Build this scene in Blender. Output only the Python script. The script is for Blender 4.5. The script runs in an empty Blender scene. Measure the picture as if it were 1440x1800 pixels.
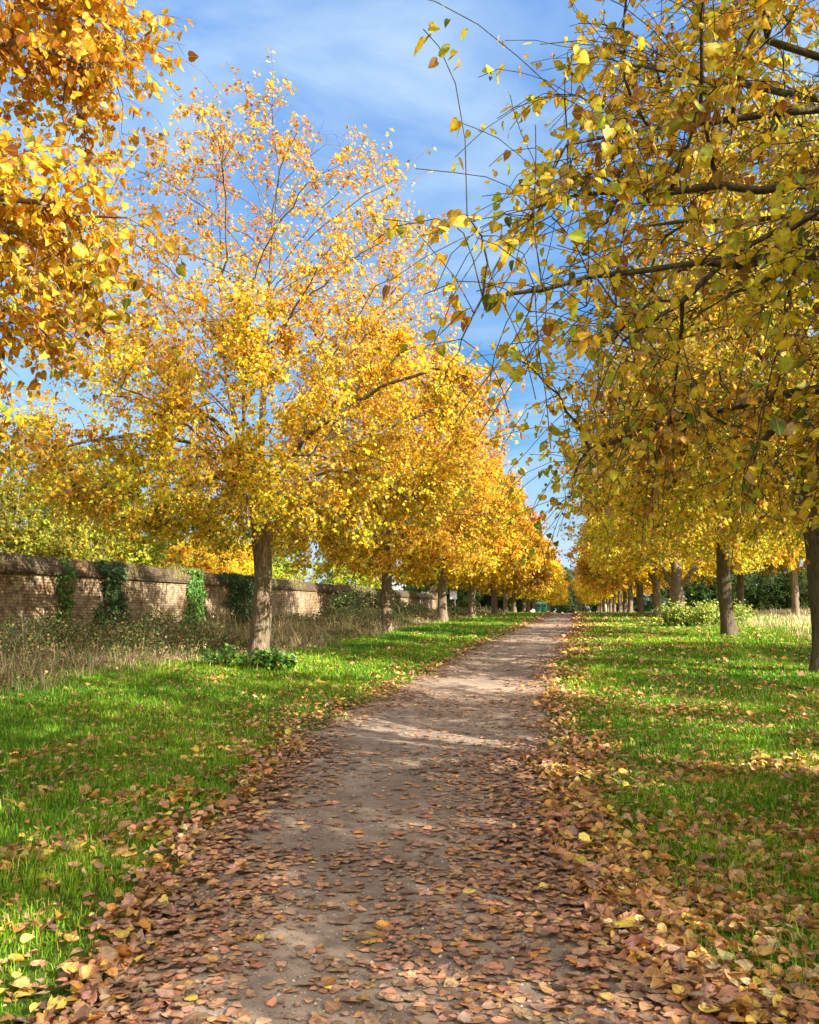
import bpy, math, random
import numpy as np
from mathutils import Vector, Matrix, kdtree
D = bpy.data; SC = bpy.context.scene; COL = SC.collection
R = math.radians

# ------------------------------------------------------------------ camera
cam = D.cameras.new('camera'); cam.sensor_fit = 'HORIZONTAL'; cam.sensor_width = 36; cam.lens = 36
cam.clip_start = 0.05; cam.clip_end = 3000
co = D.objects.new('camera', cam); COL.objects.link(co)
co.location = (0, 0, 1.55); co.rotation_euler = (R(97.05), 0, R(11.5)); SC.camera = co

# ------------------------------------------------------------------ light
SUN_EL, SUN_DIR = R(30), Vector((0.92, -0.40, 0)).normalized()
SUN_ROT = math.atan2(SUN_DIR.x, SUN_DIR.y)          # nishita: clockwise from +Y
w = D.worlds.new('World'); SC.world = w; w.use_nodes = True
nt = w.node_tree; N = nt.nodes; L = nt.links
bg = N['Background']; bg.inputs['Strength'].default_value = 0.15
sky = N.new('ShaderNodeTexSky'); sky.sky_type = 'NISHITA'; sky.sun_disc = False
sky.sun_elevation = SUN_EL; sky.sun_rotation = SUN_ROT; sky.dust_density = 0.0; sky.ozone_density = 2.6; sky.air_density = 0.9
tc = N.new('ShaderNodeTexCoord'); mp = N.new('ShaderNodeMapping'); mp.inputs['Scale'].default_value = (1.1, 1.1, 3.6)
mp.inputs['Rotation'].default_value = (0.25, 0.35, 0.3)
nz = N.new('ShaderNodeTexNoise'); nz.inputs['Scale'].default_value = 1.9; nz.inputs['Detail'].default_value = 7; nz.inputs['Roughness'].default_value = 0.55
nz.inputs['Distortion'].default_value = 0.5
cr = N.new('ShaderNodeValToRGB'); cr.color_ramp.elements[0].position = 0.43; cr.color_ramp.elements[0].color = (0, 0, 0, 1)
cr.color_ramp.elements[1].position = 0.66; cr.color_ramp.elements[1].color = (0.95, 0.95, 0.95, 1)
mx = N.new('ShaderNodeMixRGB'); mx.inputs['Color2'].default_value = (1.45, 1.9, 2.35, 1)
L.new(tc.outputs['Generated'], mp.inputs['Vector']); L.new(mp.outputs[0], nz.inputs['Vector']); L.new(nz.outputs['Fac'], cr.inputs[0])
# clear deep air low down, bright veil added behind the camera for fill
sp = N.new('ShaderNodeSeparateXYZ'); L.new(tc.outputs['Generated'], sp.inputs[0])
hr = N.new('ShaderNodeValToRGB'); he = hr.color_ramp.elements
for p_, c_ in ((.08, (.28, .30, .32)), (.19, (.19, .34, .39)), (.32, (.25, .41, .50)), (.62, (.68, .78, .84))): he.new(p_).color = (*c_, 1)
he[0].position = 0; he[0].color = (.22, .27, .36, 1); he[-1].position = 1; he[-1].color = (.95, .98, 1, 1)
L.new(sp.outputs['Z'], hr.inputs[0])
ml = N.new('ShaderNodeMixRGB'); ml.blend_type = 'MULTIPLY'; ml.inputs[0].default_value = 1; L.new(sky.outputs[0], ml.inputs[1]); L.new(hr.outputs[0], ml.inputs[2])
L.new(cr.outputs[0], mx.inputs['Fac']); L.new(ml.outputs[0], mx.inputs['Color1'])
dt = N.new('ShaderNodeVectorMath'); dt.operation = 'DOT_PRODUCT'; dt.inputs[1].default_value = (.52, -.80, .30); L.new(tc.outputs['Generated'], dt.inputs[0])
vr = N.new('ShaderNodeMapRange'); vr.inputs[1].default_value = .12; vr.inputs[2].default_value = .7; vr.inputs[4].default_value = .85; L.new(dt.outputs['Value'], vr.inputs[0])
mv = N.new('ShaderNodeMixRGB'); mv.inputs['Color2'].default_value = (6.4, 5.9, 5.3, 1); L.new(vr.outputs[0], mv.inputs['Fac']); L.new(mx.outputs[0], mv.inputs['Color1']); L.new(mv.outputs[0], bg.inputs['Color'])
sl = D.lights.new('sun', 'SUN'); sl.energy = 4.8; sl.angle = R(0.5); sl.color = (1.0, 0.93, 0.80)
so = D.objects.new('sun', sl); COL.objects.link(so)
sd = Vector((SUN_DIR.x*math.cos(SUN_EL), SUN_DIR.y*math.cos(SUN_EL), math.sin(SUN_EL)))
so.rotation_euler = sd.to_track_quat('Z', 'Y').to_euler(); so.location = (20, -15, 30)
SC.view_settings.view_transform = 'Standard'; SC.view_settings.look = 'None'
SC.view_settings.exposure = 1.6; SC.view_settings.gamma = 1
SC.cycles.max_bounces = 7; SC.cycles.diffuse_bounces = 3; SC.cycles.transmission_bounces = 4; SC.cycles.transparent_max_bounces = 4
SC.cycles.sample_clamp_indirect = 6

# ------------------------------------------------------------------ helpers
def tag(o, label=None, cat=None, group=None, kind=None):
    if label: o['label'] = label
    if cat: o['category'] = cat
    if group: o['group'] = group
    if kind: o['kind'] = kind
    return o
def empty(name, loc, rz=0.0, s=1.0):
    o = D.objects.new(name, None); COL.objects.link(o); o.location = loc; o.rotation_euler = (0, 0, rz); o.scale = (s, s, s)
    return o
def link(name, me, parent=None, mats=None):
    o = D.objects.new(name, me); COL.objects.link(o)
    if parent is not None: o.parent = parent
    if mats:
        for m in (mats if isinstance(mats, (list, tuple)) else [mats]): me.materials.append(m)
    return o
def mesh_np(name, V, faces, C=None, smooth=False):
    """faces: list of (M,k) int arrays"""
    me = D.meshes.new(name); V = np.asarray(V, np.float32)
    me.vertices.add(len(V)); me.vertices.foreach_set('co', V.ravel())
    faces = [np.asarray(f, np.int32) for f in faces if len(f)]
    nl = sum(f.size for f in faces); npoly = sum(len(f) for f in faces)
    me.loops.add(nl); me.polygons.add(npoly)
    me.loops.foreach_set('vertex_index', np.concatenate([f.ravel() for f in faces]))
    st = []; o = 0
    for f in faces:
        st.append(o + np.arange(len(f), dtype=np.int32)*f.shape[1]); o += f.size
    me.polygons.foreach_set('loop_start', np.concatenate(st).astype(np.int32))
    if smooth: me.polygons.foreach_set('use_smooth', np.ones(npoly, bool))
    me.update(calc_edges=True)
    if C is not None:
        a = me.color_attributes.new('col', 'FLOAT_COLOR', 'POINT')
        c4 = np.ones((len(V), 4), np.float32); c4[:, :3] = C[:, :3]; a.data.foreach_set('color', c4.ravel())
        if C.shape[1] == 5:
            a = me.attributes.new('luv', 'FLOAT2', 'POINT'); a.data.foreach_set('vector', np.ascontiguousarray(C[:, 3:5], dtype=np.float32).ravel())
    return me
class MB:
    """collects simple solids for one mesh"""
    def __init__(s): s.v = []; s.f = []
    def add(s, vs, fs):
        b = len(s.v); s.v += [tuple(v) for v in vs]; s.f += [tuple(b+i for i in f) for f in fs]
    def box(s, c, d, rz=0.0, taper=1.0):
        vs = []
        for z in (-1, 1):
            t = taper if z > 0 else 1
            for x, y in ((-1, -1), (1, -1), (1, 1), (-1, 1)):
                px, py = x*d[0]/2*t, y*d[1]/2*t
                vs.append((c[0]+px*math.cos(rz)-py*math.sin(rz), c[1]+px*math.sin(rz)+py*math.cos(rz), c[2]+z*d[2]/2))
        s.add(vs, [(3, 2, 1, 0), (4, 5, 6, 7), (0, 1, 5, 4), (1, 2, 6, 5), (2, 3, 7, 6), (3, 0, 4, 7)])
    def tube(s, pts, rads, n=8):
        b = []
        pts = [Vector(p) for p in pts]
        for i, p in enumerate(pts):
            t = (pts[min(i+1, len(pts)-1)]-pts[max(i-1, 0)]).normalized()
            a = t.cross(Vector((0, 1, 0)) if abs(t.y) < .8 else Vector((1, 0, 0))).normalized(); c = t.cross(a)
            b += [p + (a*math.cos(2*math.pi*k/n)+c*math.sin(2*math.pi*k/n))*rads[i] for k in range(n)]
        f = [(i*n+k, i*n+(k+1) % n, (i+1)*n+(k+1) % n, (i+1)*n+k) for i in range(len(pts)-1) for k in range(n)]
        f += [tuple(range(n-1, -1, -1)), tuple((len(pts)-1)*n+k for k in range(n))]
        s.add(b, f)
    def build(s, name, mat, parent=None, smooth=False):
        me = D.meshes.new(name); me.from_pydata(s.v, [], s.f); me.update()
        if smooth:
            for p in me.polygons: p.use_smooth = True
        return link(name, me, parent, mat)

def sstep(a, b, x):
    t = np.clip((np.asarray(x, float)-a)/(b-a), 0, 1); return t*t*(3-2*t)
def vnoise(x, y, seed=0):
    """smooth value noise, vectorised"""
    x = np.asarray(x, float); y = np.asarray(y, float)
    xi = np.floor(x).astype(np.int64); yi = np.floor(y).astype(np.int64); fx = x-xi; fy = y-yi
    fx = fx*fx*(3-2*fx); fy = fy*fy*(3-2*fy)
    def h(a, b):
        n = (a*374761393 + b*668265263 + seed*974634777) & 0xffffffff
        n = ((n ^ (n >> 13))*1274126177) & 0xffffffff
        return ((n ^ (n >> 16)) & 0xffff)/65535.0
    return (h(xi, yi)*(1-fx)+h(xi+1, yi)*fx)*(1-fy)+(h(xi, yi+1)*(1-fx)+h(xi+1, yi+1)*fx)*fy

# ------------------------------------------------------------------ terrain function
GX = np.array([-200, -40, -13.4, -7, -2, 5, 14, 30, 60, 200.])
GY = np.array([-60, 0, 10, 18, 29, 42, 54, 66, 80, 100, 150, 300, 600.])
GZ = np.array([
 # -200 -40  -13.4  -7    -2    5     14    30    60   200
 [0.2, 0.2, 0.2,  0.10, 0.0,  0.0,  0.0,  0.0,  0.0, 0.0],
 [0.3, 0.3, 0.3,  0.15, 0.0,  0.0,  0.0,  0.0,  0.0, 0.0],
 [0.4, 0.4, 0.45, 0.30, 0.08, 0.05, 0.1,  0.1,  0.1, 0.1],
 [0.6, 0.6, 0.60, 0.55, 0.28, 0.22, 0.3,  0.4,  0.5, 0.5],
 [0.7, 0.7, 0.72, 0.80, 0.68, 0.70, 0.7,  0.9,  1.0, 1.0],
 [0.8, 0.8, 0.82, 1.03, 1.00, 1.00, 1.05, 1.3,  1.4, 1.4],
 [0.9, 0.9, 0.90, 1.18, 1.20, 1.22, 1.3,  1.6,  1.8, 1.8],
 [0.9, 0.9, 0.92, 1.35, 1.38, 1.42, 1.5,  1.9,  2.0, 2.0],
 [1.0, 1.0, 1.00, 1.50, 1.51, 1.53, 1.6,  2.1,  2.2, 2.2],
 [1.2, 1.2, 1.30, 1.50, 1.52, 1.53, 1.7,  2.2,  2.3, 2.3],
 [1.4, 1.4, 1.48, 1.48, 1.48, 1.48, 1.6,  2.2,  2.4, 2.4],
 [1.4, 1.4, 1.40, 1.40, 1.40, 1.40, 1.5,  2.2,  2.4, 2.4],
 [1.4, 1.4, 1.40, 1.40, 1.40, 1.40, 1.5,  2.2,  2.4, 2.4]])
def zt(x, y):
    x = np.atleast_1d(np.asarray(x, float)); y = np.atleast_1d(np.asarray(y, float)); x, y = np.broadcast_arrays(x, y)
    i = np.clip(np.searchsorted(GX, x)-1, 0, len(GX)-2); j = np.clip(np.searchsorted(GY, y)-1, 0, len(GY)-2)
    fx = np.clip((x-GX[i])/(GX[i+1]-GX[i]), 0, 1)
    fy = np.clip((y-GY[j])/(GY[j+1]-GY[j]), 0, 1)
    # cubic (catmull) along y for smooth rise, linear across
    def col(ii):
        a = GZ[np.clip(j-1, 0, 99), ii]; b = GZ[j, ii]; c = GZ[j+1, ii]; d = GZ[np.clip(j+2, 0, len(GY)-1), ii]
        y0 = GY[np.clip(j-1, 0, 99)]; y1 = GY[j]; y2 = GY[j+1]; y3 = GY[np.clip(j+2, 0, len(GY)-1)]
        m1 = (c-a)/np.maximum(y2-y0, 1e-6)*(y2-y1); m2 = (d-b)/np.maximum(y3-y1, 1e-6)*(y2-y1)
        t = fy; return b*(2*t**3-3*t**2+1)+m1*(t**3-2*t**2+t)+c*(-2*t**3+3*t**2)+m2*(t**3-t**2)
    return col(i)*(1-fx)+col(i+1)*fx
PY = np.array([-60, -12, 0, 3.2, 5.4, 9.7, 16, 28, 40, 60, 80, 150, 400.])
PXc = np.array([1.5, 1.0, 0.0, -.74, -1.35, -1.82, -1.9, -1.6, -1.25, -1.25, -1.3, -.9, -.5])
PW = np.array([2.2, 2.2, 2.1, 2.15, 2.3, 2.6, 2.4, 2.25, 2.2, 2.2, 2.2, 2.2, 2.2])
def pcx(y): return np.interp(y, PY, PXc)
def pw(y): return np.interp(y, PY, PW)
def pdist(x, y):
    """signed distance outside the path edge (negative on the path)"""
    e = (vnoise(np.asarray(y)*1.3, np.asarray(x)*0+3, 5)-.5)*.35 + (vnoise(np.asarray(y)*4, np.sign(x)*9, 6)-.5)*.16
    return np.abs(x-pcx(y))-pw(y)/2+e
def zg(x, y):
    x = np.asarray(x, float); y = np.asarray(y, float)
    b = (vnoise(x*.9, y*.9, 1)-.5)*.07+(vnoise(x*3.1, y*3.1, 2)-.5)*.025
    m = sstep(-.1, .6, np.abs(x-pcx(y))-pw(y)/2)
    return zt(x, y) + b*m - .0*(1-m)
def Z(x, y): return float(zg(np.array([x]), np.array([y]))[0])

# ------------------------------------------------------------------ materials
def mat(name, col, rough=0.8, spec=0.3):
    m = D.materials.new(name); m.use_nodes = True; b = m.node_tree.nodes['Principled BSDF']
    b.inputs['Base Color'].default_value = (*col, 1); b.inputs['Roughness'].default_value = rough
    b.inputs['Specular IOR Level'].default_value = spec
    return m, m.node_tree.nodes, m.node_tree.links, b
def leafmat(name, trans=0.45, rough=0.5, hue_var=False, tint=(1.0, .95, .6), veins=None):
    m, n, l, b = mat(name, (1, 1, 1), rough, .25)
    a = n.new('ShaderNodeAttribute'); a.attribute_name = 'col'
    t = n.new('ShaderNodeBsdfTranslucent'); mxs = n.new('ShaderNodeMixShader'); mxs.inputs[0].default_value = trans
    src = a.outputs['Color']
    # faint veins and mottling in leaf space are carried by noise
    tcn = n.new('ShaderNodeTexCoord'); nn = n.new('ShaderNodeTexNoise'); nn.inputs['Scale'].default_value = 38; nn.inputs['Detail'].default_value = 3
    l.new(tcn.outputs['Object'], nn.inputs['Vector'])
    rr = n.new('ShaderNodeMapRange'); rr.inputs[1].default_value = .3; rr.inputs[2].default_value = .7; rr.inputs[3].default_value = .72; rr.inputs[4].default_value = 1.18
    l.new(nn.outputs['Fac'], rr.inputs[0])
    mm = n.new('ShaderNodeMixRGB'); mm.blend_type = 'MULTIPLY'; mm.inputs[0].default_value = 1
    l.new(src, mm.inputs[1]); l.new(rr.outputs[0], mm.inputs[2]); src = mm.outputs[0]
    if veins:
        uv = n.new('ShaderNodeAttribute'); uv.attribute_name = 'luv'; sx = n.new('ShaderNodeSeparateXYZ'); l.new(uv.outputs['Vector'], sx.inputs[0])
        def mth(op, a, b=None, c=None):
            x = n.new('ShaderNodeMath'); x.operation = op
            for i, v in enumerate((a, b, c)):
                if v is None: continue
                if isinstance(v, (int, float)): x.inputs[i].default_value = v
                else: l.new(v, x.inputs[i])
            return x.outputs[0]
        ax = mth('ABSOLUTE', sx.outputs['X']); rib = mth('LESS_THAN', ax, .028)
        sv = mth('GREATER_THAN', mth('SINE', mth('MULTIPLY', mth('SUBTRACT', sx.outputs['Y'], mth('MULTIPLY', ax, .9)), 44.)), .86)
        vein = mth('MAXIMUM', rib, mth('MULTIPLY', sv, .5))
        mvn = n.new('ShaderNodeMixRGB'); l.new(mth('MULTIPLY', vein, .45), mvn.inputs[0]); l.new(src, mvn.inputs[1]); mvn.inputs[2].default_value = (*veins[0], 1); src = mvn.outputs[0]
        dy = mth('SUBTRACT', sx.outputs['Y'], .45); rr2 = mth('SQRT', mth('ADD', mth('MULTIPLY', mth('MULTIPLY', ax, ax), 1.4), mth('MULTIPLY', dy, dy)))
        n3 = n.new('ShaderNodeTexNoise'); n3.inputs['Scale'].default_value = 70; n3.inputs['Detail'].default_value = 4; l.new(tcn.outputs['Object'], n3.inputs['Vector'])
        n4 = n.new('ShaderNodeTexNoise'); n4.inputs['Scale'].default_value = 9; l.new(tcn.outputs['Object'], n4.inputs['Vector'])
        sc_ = mth('ADD', mth('MULTIPLY', rr2, .55), mth('ADD', n3.outputs['Fac'], mth('MULTIPLY', n4.outputs['Fac'], .5)))
        r5 = n.new('ShaderNodeMapRange'); r5.inputs[1].default_value = 1.02; r5.inputs[2].default_value = 1.14; r5.inputs[4].default_value = .75; l.new(sc_, r5.inputs[0])
        mb = n.new('ShaderNodeMixRGB'); l.new(r5.outputs[0], mb.inputs[0]); l.new(src, mb.inputs[1]); mb.inputs[2].default_value = (*veins[1], 1); src = mb.outputs[0]
    if hue_var:
        oi = n.new('ShaderNodeObjectInfo'); hs = n.new('ShaderNodeHueSaturation')
        r1 = n.new('ShaderNodeMapRange'); r1.inputs[3].default_value = .478; r1.inputs[4].default_value = .515
        r2 = n.new('ShaderNodeMapRange'); r2.inputs[3].default_value = .82; r2.inputs[4].default_value = 1.2
        l.new(oi.outputs['Random'], r1.inputs[0]); l.new(oi.outputs['Random'], r2.inputs[0])
        l.new(r1.outputs[0], hs.inputs['Hue']); l.new(r2.outputs[0], hs.inputs['Value']); l.new(src, hs.inputs['Color']); src = hs.outputs[0]
    m2 = n.new('ShaderNodeMixRGB'); m2.blend_type = 'MULTIPLY'; m2.inputs[0].default_value = 1; m2.inputs[2].default_value = (*tint, 1)
    l.new(src, m2.inputs[1])
    l.new(src, b.inputs['Base Color']); l.new(m2.outputs[0], t.inputs['Color'])
    l.new(b.outputs[0], mxs.inputs[1]); l.new(t.outputs[0], mxs.inputs[2]); l.new(mxs.outputs[0], n['Material Output'].inputs['Surface'])
    return m
def noise(n, l, scale, detail=5, rough=.6, vec=None, coord='Object'):
    x = n.new('ShaderNodeTexNoise'); x.inputs['Scale'].default_value = scale; x.inputs['Detail'].default_value = detail; x.inputs['Roughness'].default_value = rough
    if vec is None:
        t = n.new('ShaderNodeTexCoord'); vec = t.outputs[coord]
    l.new(vec, x.inputs['Vector']); return x.outputs['Fac']
def ramp(n, l, fac, stops):
    r = n.new('ShaderNodeValToRGB'); e = r.color_ramp.elements
    while len(e) < len(stops): e.new(.5)
    for i, (p, c) in enumerate(stops): e[i].position = p; e[i].color = (*c, 1)
    l.new(fac, r.inputs[0]); return r.outputs[0]
def bump(n, l, b, h, strength=.5, dist=.02):
    x = n.new('ShaderNodeBump'); x.inputs['Strength'].default_value = strength; x.inputs['Distance'].default_value = dist
    l.new(h, x.inputs['Height']); l.new(x.outputs[0], b.inputs['Normal']); return x
def mixc(n, l, fac, a, b_, mode='MIX'):
    x = n.new('ShaderNodeMixRGB'); x.blend_type = mode
    for i, v in ((0, fac), (1, a), (2, b_)):
        if isinstance(v, (int, float)): x.inputs[i].default_value = v
        elif isinstance(v, tuple): x.inputs[i].default_value = (*v, 1)
        else: l.new(v, x.inputs[i])
    return x.outputs[0]
M = {}
M['leaf'] = leafmat('linden_leaf', .55, .5, tint=(1, .97, .7))
M['leaf_near'] = leafmat('linden_leaf_near', .55, .45, tint=(1, .97, .7), veins=((.85, .70, .25), (.34, .14, .035)))
M['leaf_far'] = leafmat('linden_leaf_far', .52, .6, True, tint=(1, .97, .7))
M['litter'] = leafmat('fallen_leaf', .12, .6, tint=(1, .8, .5), veins=((.60, .40, .24), (.16, .08, .045)))
M['grass'] = leafmat('grass_blade', .4, .45, tint=(.9, 1, .3))
M['green'] = leafmat('green_leaf', .35, .45, tint=(.8, 1, .3))
M['dry'] = leafmat('dry_stalk', .15, .8)
def bark(name, c1, c2, c3):
    m, n, l, b = mat(name, c1, .92, .15)
    t = n.new('ShaderNodeTexCoord'); p = n.new('ShaderNodeMapping'); p.inputs['Scale'].default_value = (1, 1, .16)
    l.new(t.outputs['Object'], p.inputs['Vector'])
    f = noise(n, l, 26, 6, .65, p.outputs[0]); g = noise(n, l, 3.0, 4, .6)
    c = ramp(n, l, f, [(.33, c2), (.5, c1), (.68, c3)])
    c = mixc(n, l, ramp(n, l, g, [(.42, (0, 0, 0)), (.62, (.6, .6, .6))]), c, (.11, .12, .06))
    l.new(c, b.inputs['Base Color']); bump(n, l, b, f, 1.0, .035)
    return m
M['bark'] = bark('linden_bark', (.22, .155, .105), (.055, .038, .027), (.42, .31, .22))
M['bark_dark'] = bark('dark_bark', (.11, .08, .055), (.035, .025, .02), (.19, .14, .10))  # own brown of stems; on open-side lindens it stands in for backlit shade
# soil / turf under the grass blades
m, n, l, b = mat('turf', (.05, .08, .02), .95, .1); M['turf'] = m
f1 = noise(n, l, .7, 6, .6); f2 = noise(n, l, 9, 6, .7); f3 = noise(n, l, 60, 3, .7)
c = ramp(n, l, f1, [(.35, (.075, .125, .014)), (.6, (.12, .18, .022))])
c = mixc(n, l, ramp(n, l, f2, [(.45, (0, 0, 0)), (.7, (.7, .7, .7))]), c, (.10, .085, .03))
c = mixc(n, l, ramp(n, l, f3, [(.3, (.4, .4, .4)), (.7, (0, 0, 0))]), c, (.02, .04, .01))
l.new(c, b.inputs['Base Color']); bump(n, l, b, f3, .8, .03)
# path
m, n, l, b = mat('gravel_path', (.2, .15, .12), .95, .15); M['path'] = m
f1 = noise(n, l, .9, 5, .62); f2 = noise(n, l, 6, 6, .65); f3 = noise(n, l, 120, 4, .75); f4 = noise(n, l, 420, 2, .6)
c = ramp(n, l, f1, [(.30, (.20, .145, .108)), (.45, (.35, .25, .18)), (.62, (.56, .42, .30))])
c = mixc(n, l, ramp(n, l, f2, [(.35, (.55, .55, .55)), (.6, (0, 0, 0))]), c, (.12, .085, .065))
c = mixc(n, l, ramp(n, l, f3, [(.40, (0, 0, 0)), (.72, (.75, .75, .75))]), c, (.36, .30, .25))
c = mixc(n, l, ramp(n, l, f4, [(.30, (.7, .7, .7)), (.48, (0, 0, 0))]), c, (.06, .045, .038))
l.new(c, b.inputs['Base Color'])
ad = n.new('ShaderNodeMath'); ad.operation = 'ADD'; l.new(f2, ad.inputs[0]); l.new(f3, ad.inputs[1]); bump(n, l, b, ad.outputs[0], .7, .018)
# brick
def brickmat(name, dark=1.0, pale=.35):
    m, n, l, b = mat(name, (.3, .15, .1), .93, .15)
    t = n.new('ShaderNodeTexCoord'); s = n.new('ShaderNodeSeparateXYZ'); cb = n.new('ShaderNodeCombineXYZ')
    l.new(t.outputs['Object'], s.inputs[0]); ax = n.new('ShaderNodeMath'); ax.operation = 'ADD'
    l.new(s.outputs['X'], ax.inputs[0]); l.new(s.outputs['Y'], ax.inputs[1]); l.new(ax.outputs[0], cb.inputs[0]); l.new(s.outputs['Z'], cb.inputs[1])
    br = n.new('ShaderNodeTexBrick'); br.inputs['Scale'].default_value = 1; br.inputs['Brick Width'].default_value = .235; br.inputs['Row Height'].default_value = .077
    br.inputs['Mortar Size'].default_value = .009; br.inputs['Mortar Smooth'].default_value = .3; br.inputs['Bias'].default_value = -.1
    br.inputs['Color1'].default_value = (.36*dark, .235*dark, .13*dark, 1); br.inputs['Color2'].default_value = (.54*dark, .42*dark, .25*dark, 1)
    br.inputs['Mortar'].default_value = (.17*dark, .135*dark, .10*dark, 1)
    # wobble the courses a little
    wn = noise(n, l, 1.2, 3, .5); wv = n.new('ShaderNodeMath'); wv.operation = 'MULTIPLY_ADD'; wv.inputs[1].default_value = .05; l.new(wn, wv.inputs[0]); l.new(s.outputs['Z'], wv.inputs[2]); l.new(wv.outputs[0], cb.inputs[1])
    l.new(cb.outputs[0], br.inputs['Vector'])
    f = noise(n, l, .9, 6, .65); g = noise(n, l, 7, 5, .7); h = noise(n, l, 45, 3, .6)
    c = br.outputs['Color']
    c = mixc(n, l, ramp(n, l, f, [(.42, (0, 0, 0)), (.68, (pale*2, pale*2, pale*2))]), c, (.56, .44, .30))
    c = mixc(n, l, ramp(n, l, g, [(.38, (.85, .85, .85)), (.56, (0, 0, 0))]), c, (.10, .07, .04))
    c = mixc(n, l, ramp(n, l, f, [(.32, (.8, .8, .8)), (.48, (0, 0, 0))]), c, (.22, .12, .06))
    l.new(c, b.inputs['Base Color'])
    mn = n.new('ShaderNodeMath'); mn.operation = 'MULTIPLY_ADD'; mn.inputs[1].default_value = -1.2; l.new(br.outputs['Fac'], mn.inputs[0]); l.new(h, mn.inputs[2])
    bump(n, l, b, mn.outputs[0], .9, .02)
    return m
M['brick'] = brickmat('old_brick'); M['brick_dark'] = brickmat('mossy_coping_brick', .20, .06)
def plain(name, col, rough=.7, var=.25, sc=8):
    m, n, l, b = mat(name, col, rough); f = noise(n, l, sc, 5, .6)
    c = ramp(n, l, f, [(.3, tuple(v*(1-var) for v in col)), (.7, tuple(min(1, v*(1+var)) for v in col))]); l.new(c, b.inputs['Base Color'])
    bump(n, l, b, f, .3, .01); return m
M['white_paint'] = plain('weathered_white_paint', (.74, .73, .69), .6, .12)
M['stone'] = plain('pale_stone', (.62, .56, .48), .9, .3, 5)
M['green_plastic'] = plain('green_plastic', (.10, .36, .27), .45, .15)
M['pale_green'] = plain('pale_green_lid', (.26, .52, .42), .45, .15)
M['dark_cloth'] = plain('dark_cloth', (.02, .02, .025), .9, .3)
M['skin'] = plain('skin', (.45, .28, .2), .6, .1)
M['hair'] = plain('hair', (.03, .02, .015), .8, .3)
M['metal'] = plain('pale_metal', (.55, .55, .53), .4, .1)
M['rubber'] = plain('black_rubber', (.02, .02, .02), .8, .2)
M['render'] = plain('white_render', (.78, .78, .75), .8, .06)
M['slate'] = plain('grey_slate', (.16, .17, .19), .7, .3)
M['glass'] = plain('dark_glass', (.03, .04, .05), .15, .1)
M['timber'] = plain('bleached_timber', (.55, .48, .38), .9, .3, 12)

# ------------------------------------------------------------------ leaf templates
LT0 = np.array([[0, 0, 0], [-.17, -.13, .03], [-.40, -.06, .07], [-.51, .20, .10], [-.43, .52, .08], [-.19, .84, .02], [0, 1.08, -.06], [.17, -.13, .03], [.40, -.06, .07], [.51, .20, .10], [.43, .52, .08], [.19, .84, .02]])
LF0 = np.array([[0, 6, 5, 4, 3, 2, 1], [0, 7, 8, 9, 10, 11, 6]])
LT1 = np.array([[0, 0, 0], [-.46, .36, .10], [0, 1.0, -.03], [.46, .36, .10]])
LF1 = np.array([[0, 2, 1], [0, 3, 2]])
LTG = np.array([[0, 0, 0], [-.22, .30, .06], [0, 1.0, -.08], [.22, .30, .06]])   # narrow leaf
def norm(a): return a/np.maximum(np.linalg.norm(a, axis=-1, keepdims=True), 1e-9)
def leaves_np(rng, P, Dv, Nv, S, C, lod=1, narrow=False, curl=1.0):
    """place one leaf per row: base P, tip direction Dv, rough normal Nv, length S, colour C"""
    T = LT0 if lod == 0 else (LTG if narrow else LT1); F = LF0 if lod == 0 else LF1
    Dv = norm(Dv); X = norm(np.cross(Dv, Nv)); Nn = np.cross(X, Dv); k = len(T); n = len(P)
    cz = (rng.normal(1.0, .9, n)*curl)[:, None]
    w = rng.uniform(.85, 1.1, n)[:, None]
    S = np.asarray(S).reshape(-1, 1)
    bend = (rng.normal(0, .12, n)*curl)[:, None]
    tx, ty, tz = T[:, 0][None]*w, T[:, 1][None], T[:, 2][None]*cz + bend*T[:, 1][None]**2
    V = P[:, None, :] + S[:, :, None]*(tx[..., None]*X[:, None] + ty[..., None]*Dv[:, None] + tz[..., None]*Nn[:, None])
    Fc = (F[None]+np.arange(n)[:, None, None]*k).reshape(-1, F.shape[1])
    Cc = np.clip(np.repeat(C[:, None, :], k, 1)*(1+rng.normal(0, .11, (n, k, 1))+rng.normal(0, .04, (n, k, 3))), 0, .97)
    uv = np.broadcast_to(T[None, :, :2], (n, k, 2))
    return V.reshape(-1, 3), Fc, np.concatenate([Cc, uv], 2).reshape(-1, 5)
def join_parts(parts):
    """[(V,F,C)] with equal face width -> one"""
    o = 0; Vs = []; Fs = {}; Cs = []
    for V, F, C in parts:
        Vs.append(V); Fs.setdefault(F.shape[1], []).append(F+o); Cs.append(C); o += len(V)
    return np.concatenate(Vs), [np.concatenate(f) for f in Fs.values()], np.concatenate(Cs)

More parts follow.
